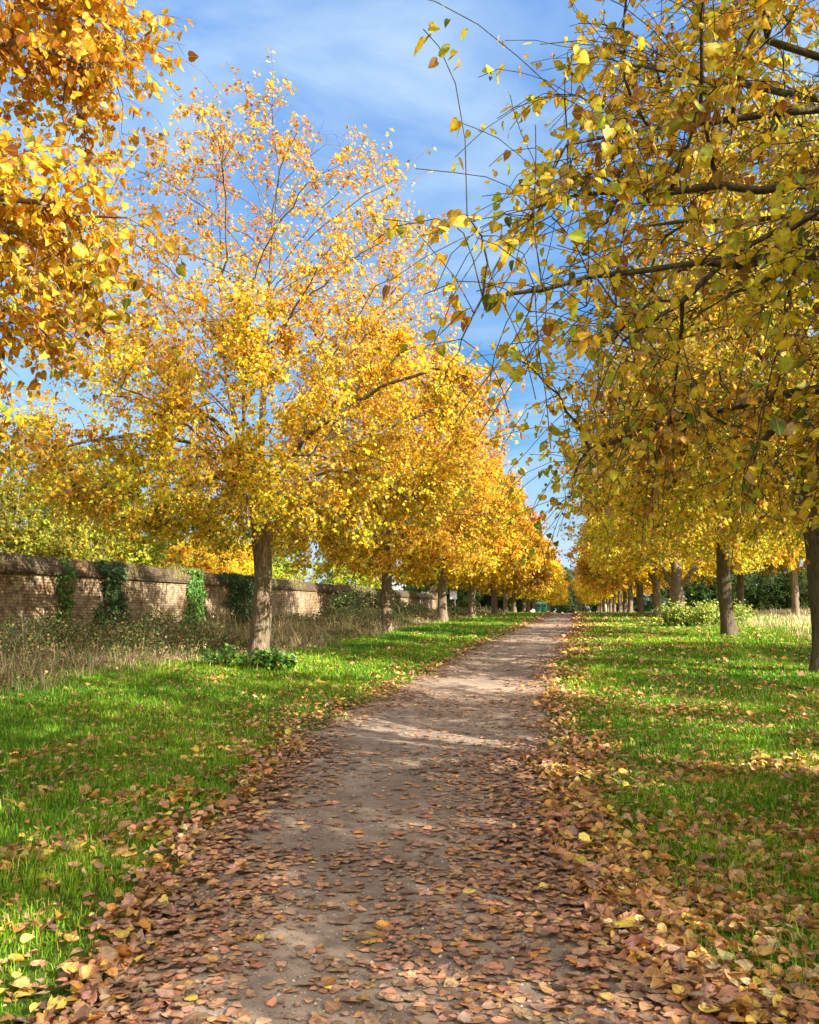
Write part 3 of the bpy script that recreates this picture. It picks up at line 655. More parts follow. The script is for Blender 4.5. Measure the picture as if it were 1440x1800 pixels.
def stalks(seed, fx, n, hmean, wd, cols, wts, name, m='dry', lean=.5):
    """dense standing stalks; fx(rng,n)->x,y"""
    rng = np.random.default_rng(seed); x, y = fx(rng, n); n = len(x)
    hh = hmean*rng.lognormal(0, .35, n); az = rng.uniform(0, 6.283, n); ln = hh*rng.uniform(.05, lean, n)
    P = np.stack([x, y, zg(x, y)-.02], 1); dx = np.stack([np.cos(az), np.sin(az), 0*az], 1); sa = rng.uniform(0, 3.14, n)
    sx = np.stack([np.cos(sa), np.sin(sa)*.5, 0*sa], 1)*(wd*rng.uniform(.6, 1.4, n))[:, None]; up = np.array([0, 0, 1.])
    mm = P+up*(hh*.6)[:, None]+dx*(ln*.35)[:, None]; tp = P+up*(hh-ln*.3)[:, None]+dx*ln[:, None]
    Vv = np.stack([P-sx/2, P+sx/2, mm+sx*.35, mm-sx*.35, tp], 1).reshape(-1, 3); c = np.repeat(pal(rng, n, cols, wts, .18), 5, 0); i = np.arange(n)[:, None]*5
    o = link(name, mesh_np(name, Vv, [(i+np.array([[0, 1, 2, 3]])).reshape(-1, 4), (i+np.array([[3, 2, 4]])).reshape(-1, 3)], c), None, M[m]); tag(o, kind='stuff'); return o
def right_strip(rng, n):
    y = rng.uniform(26, 74, n); x = rng.uniform(6.2, 26, n); k = (vnoise(x*.4, y*.3, 61) > .28) & (x > 6.4+.9*vnoise(y*.7, y*0, 62)) & ((y > 31) | (x > 7)); return x[k], y[k]
stalks(31, right_strip, 22000, .26, .024, [(.62, .50, .28), (.50, .38, .20), (.34, .34, .10), (.72, .62, .38)], [.35, .25, .18, .22], 'dry_grass')
def right_low(rng, n):
    y = rng.uniform(16, 32, n); x = rng.uniform(5.6, 15, n); k = vnoise(x*.8, y*.7, 63) > .4+.25*(x < 7); return x[k], y[k]
stalks(32, right_low, 16000, .22, .016, [(.26, .20, .10), (.12, .16, .04), (.40, .32, .18), (.10, .07, .04)], [.3, .35, .2, .15], 'weeds', 'green', .9)

# ------------------------------------------------------------------ brick wall
WX = -13.4
wall = empty('brick_wall', (WX, 40, .5)); tag(wall, 'long old brick wall with ivy patches and weathered sloping coping running beside the left row of trees', 'wall')
def wtop(y): return np.interp(y, [-6, 17, 45, 78], [2.82, 2.98, 3.15, 3.33])
def wall_strip(name, prof, matn, ys_):
    """prof(y)-> list of (x,z) world; lofted along y"""
    pr = [prof(y) for y in ys_]; k = len(pr[0]); V = [(x-WX, y-40, z-.5) for y, p in zip(ys_, pr) for x, z in p]; F = []
    for i in range(len(ys_)-1):
        for j in range(k): F.append((i*k+j, i*k+(j+1) % k, (i+1)*k+(j+1) % k, (i+1)*k+j))
    F += [tuple(range(k-1, -1, -1)), tuple((len(ys_)-1)*k+j for j in range(k))]
    me = D.meshes.new(name); me.from_pydata(V, [], F); me.update(); return link(name, me, wall, M[matn])
ysw = list(np.arange(-6, 77.6, .8))+[77.6]
def wn_(y, s, a): return (float(vnoise(np.array([y*s]), np.array([a*3.1]), 70)[0])-.5)
wall_strip('masonry', lambda y: [(WX-.20, 0.1), (WX+.20+wn_(y, .3, 1)*.05, 0.1), (WX+.19+wn_(y, .3, 2)*.04, float(wtop(y))-.46), (WX-.19, float(wtop(y))-.46)], 'brick', ysw)
wall_strip('string_course', lambda y: [(WX-.27, float(wtop(y))-.458), (WX+.275+wn_(y, 1.7, 4)*.03, float(wtop(y))-.458+wn_(y, 2.2, 6)*.02), (WX+.27+wn_(y, 1.7, 4)*.03, float(wtop(y))-.39+wn_(y, 2.2, 6)*.03), (WX-.27, float(wtop(y))-.39)], 'brick_dark', ysw)
wall_strip('coping', lambda y: [(WX-.23, float(wtop(y))-.388), (WX+.23, float(wtop(y))-.388), (WX+.20+wn_(y, 1.2, 8)*.03, float(wtop(y))-.30+wn_(y, 1.2, 9)*.04), (WX+.03+wn_(y, .9, 3)*.05, float(wtop(y))+wn_(y, 1.4, 5)*.09), (WX-.05, float(wtop(y))+wn_(y, 1.4, 5)*.07), (WX-.20, float(wtop(y))-.3)], 'brick_dark', ysw)
q = MB(); q.box((0, 78.0-40, .85+.8), (.62, .78, 2.9)); q.build('pier', M['brick'], wall)
q = MB(); q.box((0, 78.0-40, 2.9+.30), (.80, .95, .16)); q.box((0, 78-40, 3.48), (.74, .88, .40), taper=.55); q.build('pier_cap', M['brick_dark'], wall)
# tufts growing in the coping
rng = np.random.default_rng(77); n = 16000; y = rng.uniform(6, 76, n); k = vnoise(y*.45, y*0+1, 71)+rng.normal(0, .1, n) > .48; y = y[k]; n = len(y)
x = WX+rng.uniform(-.15, .26, n); zb = wtop(y)-.02-np.clip(np.abs(x-WX)-.03, 0, 1)*1.5; hh = rng.uniform(.04, .26, n); wdt = .006+y*.0004
az = rng.uniform(0, 6.28, n); P = np.stack([x, y, zb-.02], 1); dx = np.stack([np.cos(az)*hh*.6, np.sin(az)*hh*.6, hh], 1); sx = np.stack([0*y, wdt, 0*y], 1)
Vv = np.stack([P-sx, P+sx, P+dx], 1).reshape(-1, 3)-np.array([WX, 40, .5]); C = np.repeat(pal(rng, n, [(.42, .34, .18), (.16, .18, .05), (.25, .2, .1), (.3, .33, .07)], [.35, .25, .25, .15], .2), 3, 0)
tf = link('coping_grass', mesh_np('coping_grass', Vv, [np.arange(n*3).reshape(-1, 3)], C), wall, M['dry']); tag(tf, kind='stuff')

# ------------------------------------------------------------------ ivy
def ivy(y0, y1, zlo, n, label, cols, wts, seed, hang=0):
    rng = np.random.default_rng(seed); y = rng.uniform(y0-.1, y1+.1, n); zt0 = wtop((y0+y1)/2); t = rng.random(n)
    z = zlo+(zt0+.06-zlo)*t; mid = (y0+y1)/2; half = (y1-y0)/2
    wdt = half*(.72+.38*vnoise(z*1.7, z*0+seed, seed)+.22*np.sin(z*2.3+seed)); k = np.abs(y-mid-.12*np.sin(z*2+seed)) < wdt*(.35+1.0*vnoise(z*3.1+9, np.sign(y-mid)*5+z*0, seed+7))*(1-.3*(1-t)**3)+.05+rng.exponential(.09, n)*(rng.random(n) < .35); y, z, t = y[k], z[k], t[k]; n = len(y)
    bul = .05+.22*vnoise(y*2.2, z*2.2, seed+1)*np.clip(1-(np.abs(y-mid)/half)**3, 0.1, 1); 
    x = WX+.21+bul*rng.random(n)**.4+.08*(z > zt0-.5)-.18*sstep(zt0-.35, zt0, z)
    P = np.stack([x, y, z], 1); dv = np.stack([rng.uniform(0, .5, n), rng.normal(0, .6, n), -1+rng.normal(0, .3, n)], 1); nv = np.stack([np.ones(n), rng.normal(0, .5, n)-.3, rng.normal(.4, .4, n)], 1)
    V, F, C = leaves_np(rng, P, dv, nv, .085*rng.uniform(.6, 1.3, n), pal(rng, n, cols, wts, .2), 1)
    org = np.array([WX+.2, mid, zlo]); t_ = empty('ivy', tuple(org)); tag(t_, label, 'ivy', 'ivy patches on the brick wall')
    link('foliage', mesh_np('ivy_leaves', V-org, [F], C), t_, M['green'])
    s = MB()
    for i in range(6):
        yy = (i-2.5)/3*half*.7; s.tube([(.012, yy*.6, -.3), (.03, yy*.8+.05*math.sin(i), .5), (.02, yy+.06, 1.2), (.03, yy, 1.9)], [.018, .014, .01, .006], 5)
    s.build('stem', M['bark_dark'], t_)
DKI = [(.025, .065, .018), (.04, .10, .025), (.07, .15, .03), (.16, .15, .05)]; LTI = [(.07, .20, .03), (.12, .28, .04), (.05, .13, .02), (.25, .30, .06)]
ivy(20.8, 22.6, .9, 2600, 'dark ivy hanging over the brick wall left of the others', DKI, [.4, .35, .2, .05], 5)
ivy(26.1, 27.7, .8, 3000, 'bright green ivy column on the brick wall, the lightest one', LTI, [.35, .35, .2, .1], 6)
ivy(29.0, 33.0, .8, 5000, 'broad dark ivy patch on the wall just behind the big forked tree', DKI, [.45, .35, .15, .05], 7)
ivy(18.9, 19.6, .7, 500, 'small thin sprig of ivy low on the sunlit brick', LTI, [.3, .3, .3, .1], 9)

# ------------------------------------------------------------------ low leafy plants and bushes
def bush(name, x, y, rx, ry, h, n, s, cols, wts, label, seed, cat='bush', lod=1, m='green', stems=14, upz=.6, group=None, stemm='bark_dark', root=.05):
    rng = np.random.default_rng(seed); P = []; t_ = empty(name, (x, y, Z(x, y))); tag(t_, label, cat, group)
    nb = max(10, n//60); cz = rng.random(nb)**.6; ca = rng.uniform(0, 6.28, nb); crr = np.sqrt(rng.random(nb)); hz = h*(.35+.65*cz*np.sqrt(np.clip(1-crr**2*.75, .1, 1)))
    cx_, cy_ = np.cos(ca)*crr*rx, np.sin(ca)*crr*ry
    i = rng.integers(0, nb, n); sp = np.array([rx, ry, h])*.16
    P = np.stack([cx_[i], cy_[i], hz[i]*rng.uniform(.35, 1, n)**.6], 1)+rng.normal(0, 1, (n, 3))*sp; P[:, 2] = np.abs(P[:, 2])+root
    dv = norm(P*np.array([1, 1, .3]))*.6+rng.normal(0, .6, (n, 3))+np.array([0, 0, -.25]); nv = rng.normal(0, .4, (n, 3))+np.array([.3, -.3, upz])+norm(P)*.4
    V, F, C = leaves_np(rng, P, dv, nv, s*rng.uniform(.6, 1.3, n), pal(rng, n, cols, wts, .2), lod)
    link('foliage', mesh_np(name+'_leaves', V, [F], C), t_, M[m])
    q = MB()
    for k in range(stems):
        j = rng.integers(0, nb); e = Vector((cx_[j], cy_[j], hz[j]*.95)); q.tube([(e.x*.15, e.y*.15, -.1), (e.x*.5, e.y*.5, e.z*.6), e], [.012+.01*h, .008+.005*h, .004], 5)
    q.build('stem', M[stemm], t_); return t_
PG = [(.08, .21, .03), (.13, .29, .04), (.05, .13, .025), (.26, .30, .06)]
bush('leafy_plant', -6.15, 15.75, .55, .32, .34, 330, .085, PG, [.35, .3, .2, .15], 'low clump of broad bright green leaves at the foot of the big forked tree', 41, 'plant', 0)
bush('leafy_plant', -7.1, 15.9, .42, .35, .30, 260, .065, PG, [.25, .2, .45, .1], 'darker clump of small leaves left of the broad-leaved one below the forked tree', 42, 'plant', 0)
YG = [(.26, .34, .05), (.42, .46, .07), (.13, .20, .04), (.50, .42, .10), (.30, .20, .08)]
bush('green_bush', 4.9, 38.5, 1.15, .85, 1.05, 2800, .10, YG, [.33, .27, .2, .1, .1], 'light yellow-green bush in front of the low-forked tree right of the path', 43, stems=26)
bush('green_bush', 6.6, 41.5, 1.4, 1.1, 1.0, 2200, .12, YG, [.3, .2, .3, .1, .1], 'smaller straggly bush behind the light bush, beside dry grass', 45, stems=20)
bush('bramble', 9.2, 23.5, 1.6, .7, .55, 900, .09, [(.05, .08, .03), (.20, .22, .12), (.10, .13, .04)], [.5, .25, .25], 'dark low bramble at the edge of the pale dry grass on the right', 46, stems=12)
bush('tall_shrub', -11.2, 42.5, 1.6, 1.6, 1.9, 3000, .13, [(.07, .13, .03), (.16, .20, .04), (.30, .25, .09), (.11, .09, .04)], [.35, .3, .15, .2], 'grey-green shrub against the pale wall left of the slim second tree', 47, stems=30)
bush('tall_shrub', -11.6, 55, 1.3, 2, 1.2, 1900, .15, [(.06, .11, .03), (.14, .17, .04), (.30, .25, .10)], [.45, .3, .25], 'low dark shrub at the wall foot right of the slim second tree', 48, stems=24)

# ------------------------------------------------------------------ linden avenue
def near_clip(ox, oy, dmin, rmax=99):
    def f(t):
        wx_, wy_, wz_ = t[:, 0]+ox, t[:, 1]+oy, t[:, 2]-1.5
        return (wx_**2+wy_**2+wz_**2 > dmin**2) & (t[:, 0]**2+t[:, 1]**2 < rmax**2)
    return f
def right_col(rng, zz, H, mix): return pal(rng, len(zz), [LEMON, GOLD, LIME, GREEN, BROWN, TAN], [.44, .24, .18, .035, .05, .055])
GL = 'lindens in the row beside the wall'; GRR = 'lindens in the row on the open side of the path'
P_HERO = [(2.8, 3.4), (3.6, 4.8), (5.3, 4.9), (7.5, 4.3), (9.3, 4.2), (10.6, 4.0), (11.4, 3.4), (12.0, 2.4), (12.4, 1.2)]
hero = grow(101, P_HERO, 3.5, .205, n_lead=5, n_limb=70, n_sub=950, n_twig=10500, per=9, size=.076, lod=1, sparse_top=.45, cmix=(-.05, 1.15), holes=.62, fork=[(.25, .50, 10.6), (3.0, .30, 11.3), (1.7, .14, 11.2), (4.5, .42, 10.0), (-.15, .62, 8.6), (2.6, .62, 8.8)],
            clip=lambda t: t[:, 2] < 9.9+np.abs(.928*t[:, 0]+.373*t[:, 1]-1.25)*3.2)
tree('linden_tree', hero, -6.8, 16.9, .0, .97, 'tall forked linden with mottled trunk and airy golden crown in front of the brick wall', group=GL)
near_l = grow(102, [(2.5, 2.4), (3.3, 3.1), (4.5, 3.3), (5.3, 2.6), (5.9, 2.8), (6.6, 3.2), (8.5, 3.3), (11, 3.2), (12.6, 1.8), (13.2, .6)], 3.4, .24, n_limb=70, n_sub=1000, n_twig=10500, per=9, size=.064, seg=.15, extra=[(3.7, .8, 4.4), (3.2, 1.3, 6.4)], lod=0, cmix=(.12, 1.0), clip=near_clip(-6.8, 4.6, 2.4), sparse_top=.1, holes=.22)
tree('linden_tree', near_l, -7.0, 4.6, 0, 1, 'nearest linden on the wall side, orange and gold leaves filling the upper left corner', group=GL, z=.2, leafm='leaf_near')
near_r = grow(103, [(2.3, 4.0), (3.0, 4.9), (4.3, 5.1), (6, 4.7), (8, 4.3), (10, 3.8), (12.2, 2.6), (13.0, .8)], 3.2, .24, n_lead=5, n_limb=100, n_sub=1300, n_twig=9500, per=6.6, size=.056, seg=.14, rtip=.0030, extra=[(-5.45, -2.3, 3.3), (-5.2, -1.9, 4.0), (-5.0, -1.2, 4.8), (-4.9, .5, 3.0)], lod=0, colf=right_col, clip=near_clip(5.0, 6.6, 2.2, 6.5), spread=1.15, lumps=.09, sparse_top=.2, holes=.48)
tree('linden_tree', near_r, 5.0, 6.6, 0, 1, 'nearest linden on the open side, big yellow leaves on dark twigs overhanging the path', group=GRR, z=0, leafm='leaf_near', wood='bark_dark')  # darker bark paints in the backlit shade
genr = grow(104, [(3.1, 3.4), (3.8, 4.9), (5.8, 5.1), (8.5, 4.4), (10.6, 3.4), (12, 1.8), (12.6, .4)], 4.0, .235, n_limb=64, n_sub=860, n_twig=8200, per=9, size=.09, lod=1, colf=right_col, sparse_top=.1, holes=.25)
tree('linden_tree', genr, 5.05, 19.0, .6, 1, 'dark-trunked linden cut by the right edge of the photo', group=GRR, wood='bark_dark')  # trunk shade put into the bark colour
tree('linden_tree', genr, 5.15, 30.3, 2.9, .97, 'upright linden with a dark trunk standing alone before the pale dry grass', group=GRR)
genl = grow(105, [(2.5, 3.2), (3.3, 4.2), (5.0, 4.4), (8, 3.8), (9.6, 3.1), (10.8, 2.0), (11.4, .5)], 3.2, .20, n_limb=60, n_sub=800, n_twig=8500, per=9.5, size=.095, lod=1, sparse_top=.2, holes=.18)
tree('linden_tree', genl, -6.8, 29.4, 1.1, .97, 'slim dark-trunked linden, second visible trunk of the wall-side row', group=GL)
fork = grow(106, [(2.9, 3.8), (3.7, 4.8), (5.5, 4.9), (8.5, 4.3), (11, 3.2), (12.6, 1.2)], 1.7, .36, n_limb=60, n_sub=650, n_twig=5200, per=9, size=.115, lod=1, colf=right_col,
            fork=[(3.0, .34, 9.5), (.5, .10, 11.5), (-.1, .52, 8.5)], sparse_top=.1, holes=.2)
tree('linden_tree', fork, 5.0, 44.0, 0, 1, 'linden forked low into a wide V behind the light bush', group=GRR)
farl = grow(107, [(2.5, 3.4), (3.3, 4.5), (5.2, 4.5), (8, 3.6), (9.8, 2.6), (11, 1.2), (11.4, .4)], 3.2, .24, n_limb=50, n_sub=560, n_twig=4800, per=9, size=.145, lod=1, sparse_top=.1, holes=.12)
farr = grow(108, [(2.7, 3.6), (3.5, 4.7), (5.2, 4.7), (8, 3.9), (9.8, 2.8), (11, 1.4), (11.5, .4)], 3.2, .25, n_limb=50, n_sub=560, n_twig=4800, per=9, size=.145, lod=1, colf=lambda r, z, H, m: autumn(r, z, H, (.25, .5)), sparse_top=.1, holes=.12)
rngT = random.Random(4)
ords = ['third', 'fourth', 'fifth', 'sixth', 'seventh', 'eighth', 'ninth', 'tenth', 'eleventh', 'twelfth', 'thirteenth', 'fourteenth']
YL = [42.7, 55.2, 67.2, 80.5, 93, 105.5, 118, 130.5, 143, 156, 169, 182, 195, 208]
for i, yy in enumerate(YL):
    far = i >= 6
    lab = ('%s trunk of the wall-side row counted from the big forked tree' % ords[i]) if not far else 'golden linden at the far end of the wall-side row, merging with its neighbours'
    tree('linden_tree', farl, -6.8+rngT.uniform(-.15, .15), yy, rngT.uniform(0, 6.28), rngT.uniform(.95, 1.04), lab, group=GL if not far else 'far lindens at the end of the wall-side row', leafm='leaf_far')
YR = [55.8, 67.5, 80.2, 92, 104, 116, 128.5, 141, 154, 167, 180, 193, 206]
for i, yy in enumerate(YR):
    far = i >= 6
    lab = ('%s trunk of the open-side row counted beyond the low-forked linden' % ['first', 'second', 'third', 'fourth', 'fifth', 'sixth'][i]) if not far else 'yellow linden at the far end of the open-side row, merging with its neighbours'
    tree('linden_tree', farr, 5.0+rngT.uniform(-.15, .15), yy, rngT.uniform(0, 6.28), rngT.uniform(.95, 1.05), lab, group=GRR if not far else 'far lindens at the end of the open-side row', leafm='leaf_far')
# unseen lindens, added only to throw shade on the foreground
tree('linden_tree', genr, 5.0, -6.2, 4.1, 1, 'unseen linden continuing the open-side row behind the viewpoint, added for its shade', group='unseen lindens added around the viewpoint for shade')
tree('linden_tree', genr, 10.2, .2, 1.9, .74, 'unseen linden added in the meadow to the side of the viewpoint to shade the foreground', group='unseen lindens added around the viewpoint for shade')

tree('linden_tree', genr, 14.5, 11.0, 3.3, .70, 'unseen linden added in the meadow beside the path to lay shade on the grass', group='unseen lindens added in the meadow for shade')  # out-of-view pair added to shade the grass right of the path
tree('linden_tree', genr, 16.5, 19.5, 5.3, .72, 'second unseen linden added in the meadow for shade, a little farther along', group='unseen lindens added in the meadow for shade')
# ------------------------------------------------------------------ background trees
def green_col(rng, zz, H, mix): return pal(rng, len(zz), [(.05, .10, .02), (.08, .14, .025), (.12, .19, .03), (.03, .06, .015)], [.3, .3, .2, .2])
def yg_col(rng, zz, H, mix): return pal(rng, len(zz), [(.52, .56, .06), (.34, .42, .05), (.74, .62, .06), (.14, .22, .03)], [.32, .25, .28, .15])
bgd = grow(120, [(.4, 3.6), (2, 4.6), (5, 4.8), (8, 3.8), (10, 1.6), (10.6, .3)], 1.6, .25, n_limb=44, n_sub=420, n_twig=3400, per=9, size=.20, colf=green_col, sparse_top=0, holes=.08, lumps=.35)
bgy = grow(121, [(.6, 3.2), (2, 4.4), (5, 4.8), (8, 3.6), (10, 1.6), (10.6, .3)], 1.8, .22, n_limb=44, n_sub=420, n_twig=3400, per=9, size=.17, colf=yg_col, sparse_top=0, holes=.12, lumps=.35)
bgo = grow(122, [(.8, 3.0), (2, 4.0), (4, 4.4), (6.5, 3.4), (8, 1.6), (8.6, .3)], 1.6, .20, n_limb=44, n_sub=420, n_twig=3600, per=9, size=.16, colf=lambda r, z, H, m: pal(r, len(z), [GOLD, LEMON, ORANGE, LIME], [.45, .3, .1, .15]), sparse_top=0, holes=.08, lumps=.3)
GW = 'trees behind the brick wall'
for (mh, x, y, s, rz, lab) in [
    (bgy, -20.5, 18, .80, 1.0, 'yellow-green tree behind the wall at the left edge of the photo'),
    (bgd, -27, 27, 1.05, 2.0, 'tall dark green tree behind the yellow-green one at the left edge'),
    (bgy, -18.8, 24.5, .60, 3.0, 'low yellow-green tree just above the wall between the two leftmost ivies'),
    (bgy, -19.5, 30, .72, 4.0, 'yellow-green tree above the light ivy on the wall'),
    (bgd, -24, 37, .85, 5.0, 'dark green tree behind the wall left of the forked trunk'),
    (bgo, -18.5, 37, .50, .3, 'small bright gold tree directly above the wall left of the forked trunk'),
    (bgo, -19, 43.5, .55, 1.3, 'orange-gold tree above the wall just right of the forked trunk'),
    (bgy, -20, 52, .55, 2.3, 'pale yellow-green tree above the wall between forked and slim trunks'),
    (bgy, -18.5, 66, .62, 3.3, 'yellow-green tree above the wall right of the slim trunk'),
    (bgy, -24, 47, .8, 1.9, 'yellow-green tree standing farther back behind the orange-gold one'),
    (bgo, -22, 33, .62, 2.6, 'golden tree farther back, above the light ivy on the wall'),
    (bgd, -25, 60, .8, .9, 'dark green tree far behind the wall left of the slim trunk'),
    (bgd, -21, 76, .66, 4.2, 'dark green tree behind the end pier of the wall')]:
    tree('broadleaf_tree', mh, x, y, rz, s, lab, group=GW, leafm='leaf_far')
GD = 'dark trees beyond the end of the wall'
for (x, y, s, rz) in [(-13, 88, .62, .4), (-11.5, 97, .7, 1.4), (-16.5, 93, .8, 2.2), (-13, 108, .75, 3.0), (-10.5, 118, .6, 4.4), (-12, 132, .7, 5.1), (-10.5, 146, .65, .9), (-11, 162, .7, 2.7), (-9.5, 178, .7, 3.4)]:
    tree('broadleaf_tree', bgd, x, y, rz, s, 'dark green tree in the shaded mass between the far wall-side trunks', group=GD, leafm='leaf_far', cat='tree')
GM = 'dark trees along the far side of the meadow'
for i, (x, y, s, rz, lab) in enumerate([
    (14, 84, .62, 0, 'grey-green tree right behind the light bush, in the meadow hedge'),
    (19, 88, .70, 1.2, 'dark tree of the meadow hedge just left of the lone dark trunk'),
    (24, 86, .60, 2.1, 'tree with sunlit lower boughs just right of the lone dark trunk'),
    (29, 92, .85, 3.3, 'tall dark tree in the middle of the meadow hedge'),
    (34, 88, .95, 4.2, 'tall dark tree of the hedge beside the trunk at the right edge'),
    (41, 92, 1.1, 5.2, 'tallest dark tree of the hedge, at the right edge of the photo'),
    (50, 95, 1.1, .6, 'dark tree of the hedge hidden behind the trunk at the right edge')]):
    tree('broadleaf_tree', bgd, x, y, rz, s, lab, group=GM, leafm='leaf_far')
for i in range(17):
    hx_ = 12+i*2.6+rngT.uniform(-.5, .5); hy_ = 80+i*.35+rngT.uniform(-1, 1)
    tree('shrub', bgd, hx_, hy_, i*1.7, .36+.10*rngT.random()+.006*i, 'dark shrub at the foot of the meadow hedge', cat='shrub', group='dark shrubs at the foot of the meadow hedge', leafm='leaf_far', z=Z(hx_, hy_)-.45)
GS = 'golden trees standing in the meadow beyond the open-side row'
for (x, y, s, rz, lab) in [(11.5, 62, 1.25, .2, 'golden tree in the meadow seen behind the low-forked linden'),
    (13.5, 56, 1.25, 1.7, 'golden tree in the meadow seen right behind the lone dark trunk'),
    (19.5, 66, 1.25, 2.9, 'golden tree in the meadow between the lone trunk and the edge trunk'),
    (23, 58, 1.25, 3.9, 'golden tree in the meadow beside the trunk at the right edge')]:
    tree('golden_tree', bgo if False else farr, x, y, rz, s*.74, lab, group=GS, leafm='leaf_far', sz=s)
for (x, y, s, rz) in [(-5, 250, 1.35, 0), (3, 262, 1.4, 1), (-14, 255, 1.4, 2), (11, 250, 1.3, 3), (-1.5, 240, .8, 4), (20, 246, 1.4, 4.6), (30, 250, 1.5, 1.1), (-24, 250, 1.5, 5.5)]:
    tree('broadleaf_tree', bgd, x, y, rz, s, 'distant grey-green tree closing the end of the avenue', group='distant trees closing the end of the avenue', leafm='leaf_far')

# ------------------------------------------------------------------ small things down the avenue
# sign on posts
sx_, sy_ = -9.2, 62.0; z0 = Z(sx_, sy_); t = empty('notice_board', (sx_, sy_, z0), .15); tag(t, 'small white notice board on a post, beyond the end of the wall', 'sign')
q = MB(); q.box((0, 0, 1.75), (.52, .03, .62)); q.build('board', M['white_paint'], t)
q = MB(); q.box((0, -.019, 2.045), (.56, .05, .035)); q.box((0, -.019, 1.44), (.56, .05, .035)); q.box((-.265, -.019, 1.74), (.03, .05, .57)); q.box((.265, -.019, 1.74), (.03, .05, .57)); q.build('frame', M['metal'], t)
q = MB(); q.tube([(.12, .04, -.2), (.12, .04, 2.0)], [.035, .035], 8); q.build('post', M['white_paint'], t, True)
# boulder
def rock(x, y, s, label):
    import bmesh
    bm = bmesh.new(); bmesh.ops.create_icosphere(bm, subdivisions=4, radius=1)
    for v in bm.verts:
        p = v.co; k = 1+.22*math.sin(p.x*3+1)*math.sin(p.y*2.3+2)+.10*math.sin(p.z*7+p.x*5)+.04*math.sin(p.y*17+p.z*13); v.co = Vector((p.x*k, p.y*k*.8, max(p.z*k*.82, -.3)))*s
    me = D.meshes.new('boulder'); bm.to_mesh(me); bm.free(); o = link('boulder', me, None, M['stone']); o.location = (x, y, Z(x, y)+s*.2); tag(o, label, 'boulder')
rock(-4.25, 80.0, .36, 'pale rounded boulder on the grass at the left of the path crest')
# two bins
def bin_(x, y, label, m):
    t = empty('litter_bin', (x, y, Z(x, y)), .2); tag(t, label, 'bin', 'green bins near the crest of the path')
    q = MB(); q.tube([(0, 0, -.1), (0, 0, .95), (0, 0, 1.0)], [.25, .29, .29], 18); q.build('body', M['green_plastic'], t, False)
    q = MB(); q.tube([(0, 0, 1.0), (0, 0, 1.06), (0, 0, 1.18), (0, 0, 1.22)], [.31, .31, .22, .08], 18); q.build('lid', M[m], t, False)
    q = MB(); q.box((0, -.285, .80), (.26, .03, .12)); q.build('slot', M['rubber'], t)
bin_(-3.9, 86.0, 'paler green bin nearest the boulder', 'pale_green'); bin_(-3.35, 86.3, 'darker green bin on the path side of the pair', 'green_plastic')
# bleached post
t = empty('wooden_post', (2.75, 84, Z(2.75, 84))); tag(t, 'bleached wooden post on the grass right of the path crest', 'post')
q = MB(); q.tube([(0, 0, -.2), (.01, 0, .5), (.0, .01, .93), (0, 0, .98)], [.11, .10, .095, .06], 10); q.build('shaft', M['timber'], t, True)
q = MB(); q.box((0, -.10, .68), (.10, .012, .12)); q.build('waymark', M['white_paint'], t)

